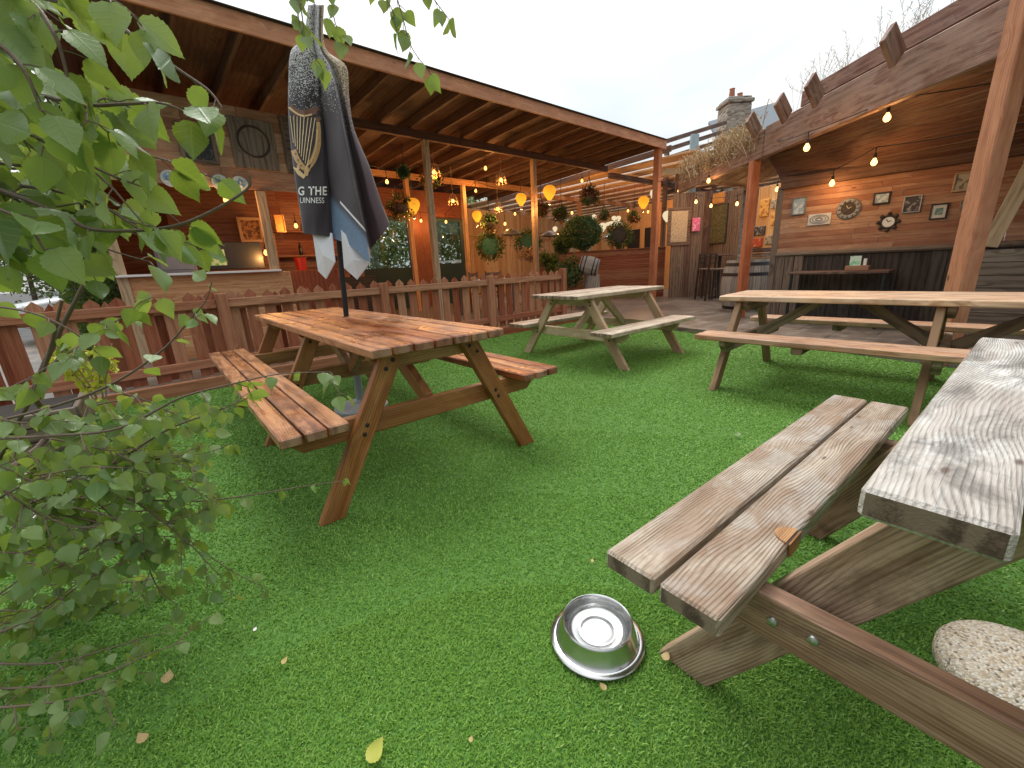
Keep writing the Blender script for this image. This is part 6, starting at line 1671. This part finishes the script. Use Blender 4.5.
# ------------------------------------------------------------------ fallen leaves on the grass
for i, (px, py, s, az, m, lab) in enumerate([(368, 762, .052, .3, 'yellowleaf', 'bright yellow fallen leaf at the very front of the grass'), (166, 683, .036, 1.2, 'deadleaf', 'tan curled fallen leaf on the grass by the lower birch leaves'),
        (145, 741, .030, 2.0, 'deadleaf', 'small tan fallen leaf at the front left of the grass'), (606, 690, .022, 1.6, 'deadleaf', 'tiny tan leaf scrap right beside the steel bowl'), (664, 660, .030, .1, 'deadleaf', 'brown leaf scrap at the foot of the grey table leg'),
        (737, 436, .045, .2, 'birch', 'green fallen birch leaf between the grey bench and the honey table'), (254, 631, .014, .8, 'bloom', 'tiny white petal on the grass in front of the birch sprays'), (592, 562, .016, .5, 'deadleaf', 'tiny pale leaf scrap left of the grey bench end'),
        (760, 646, .012, .5, 'bloom', 'tiny white petal on the grass under the grey table'), (470, 742, .014, .5, 'deadleaf', 'tiny brown scrap at the front middle of the grass'), (282, 664, .022, .5, 'deadleaf', 'thin brown leaf stalk on the grass in front of the wet table')]):
    q = onZ(px, py, .020); b = MB()
    birch_leaf(b, q, V(math.cos(az), math.sin(az), .08), V(.1, .1, 1), s, .3+.06*i, -.5)
    tag(b.build('fallen_leaf', M[m]), lab, 'leaf', 'fallen leaves on the grass')

# ------------------------------------------------------------------ sky and light
def build_world():
    w = bpy.data.worlds.new('World'); SC.world = w; w.use_nodes = True
    nt = w.node_tree; nt.nodes.clear()
    sky = N(nt, 'ShaderNodeTexSky', {'sky_type': 'NISHITA', 'sun_disc': False, 'sun_elevation': SUN_EL, 'sun_rotation': SUN_ROT, 'air_density': 1.0, 'dust_density': 3.0})
    tc = N(nt, 'ShaderNodeTexCoord').outputs['Generated']
    z = N(nt, 'ShaderNodeSeparateXYZ', i0=tc).outputs[2]
    zc = MA(nt, 'MAXIMUM', z, 0.0)
    # overcast cloud deck: brighter towards the zenith, soft cloud structure
    lum = MA(nt, 'MULTIPLY_ADD', zc, SKY_Z, SKY_H)
    sdir = N(nt, 'ShaderNodeVectorMath', {'operation': 'DOT_PRODUCT'}, i0=tc, i1=(math.sin(SUN_ROT)*math.cos(SUN_EL), math.cos(SUN_ROT)*math.cos(SUN_EL), math.sin(SUN_EL))).outputs['Value']
    # cloud is brighter on the side where the sun stands behind it
    lum = MA(nt, 'MULTIPLY', lum, MA(nt, 'MULTIPLY_ADD', SMOOTH(nt, sdir, -.55, .95), SKY_F, SKY_B))
    n1 = NOISE(nt, MAP(nt, tc, (1.0, 1.0, 2.2)), 1.9, 5, .5, .3)
    cl = MA(nt, 'MULTIPLY_ADD', n1, .7, .64)
    col = MIX(nt, SMOOTH(nt, n1, .36, .62), (.88, .96, 1.0), (1.0, 1.0, .985))
    v = N(nt, 'ShaderNodeVectorMath', {'operation': 'SCALE'}, i0=col, Scale=MA(nt, 'MULTIPLY', MA(nt, 'MULTIPLY', lum, cl), 10.0)).outputs[0]
    mixed = MIX(nt, .10, v, sky.outputs[0])
    OUTW = N(nt, 'ShaderNodeOutputWorld')
    bg = N(nt, 'ShaderNodeBackground', Color=mixed, Strength=.1)
    nt.links.new(bg.outputs[0], OUTW.inputs['Surface'])
SUN_EL = math.radians(56)
SUN_ROT = math.radians(22)
SKY_H, SKY_Z = .62, 1.08
SKY_B, SKY_F = .54, .56
build_world()
ld = bpy.data.lights.new('sun', 'SUN'); ld.energy = 2.0; ld.angle = math.radians(30); ld.color = (1.0, .975, .94)
lo = bpy.data.objects.new('sun', ld); COL.objects.link(lo)
sd = V(math.sin(SUN_ROT)*math.cos(SUN_EL), math.cos(SUN_ROT)*math.cos(SUN_EL), math.sin(SUN_EL))   # towards the sun
lo.rotation_euler = sd.to_track_quat('Z', 'Y').to_euler()
SC.view_settings.view_transform = 'Standard'
SC.view_settings.look = 'None'
SC.view_settings.exposure = 0.26
SC.view_settings.gamma = 1.0
SC.view_settings.use_curve_mapping = False
SC.render.engine = 'CYCLES'
SC.cycles.use_denoising = True
try: SC.cycles.denoiser = 'OPENIMAGEDENOISE'
except Exception: pass
SC.cycles.max_bounces = 8
SC.cycles.transparent_max_bounces = 12
SC.cycles.sample_clamp_indirect = 6.0
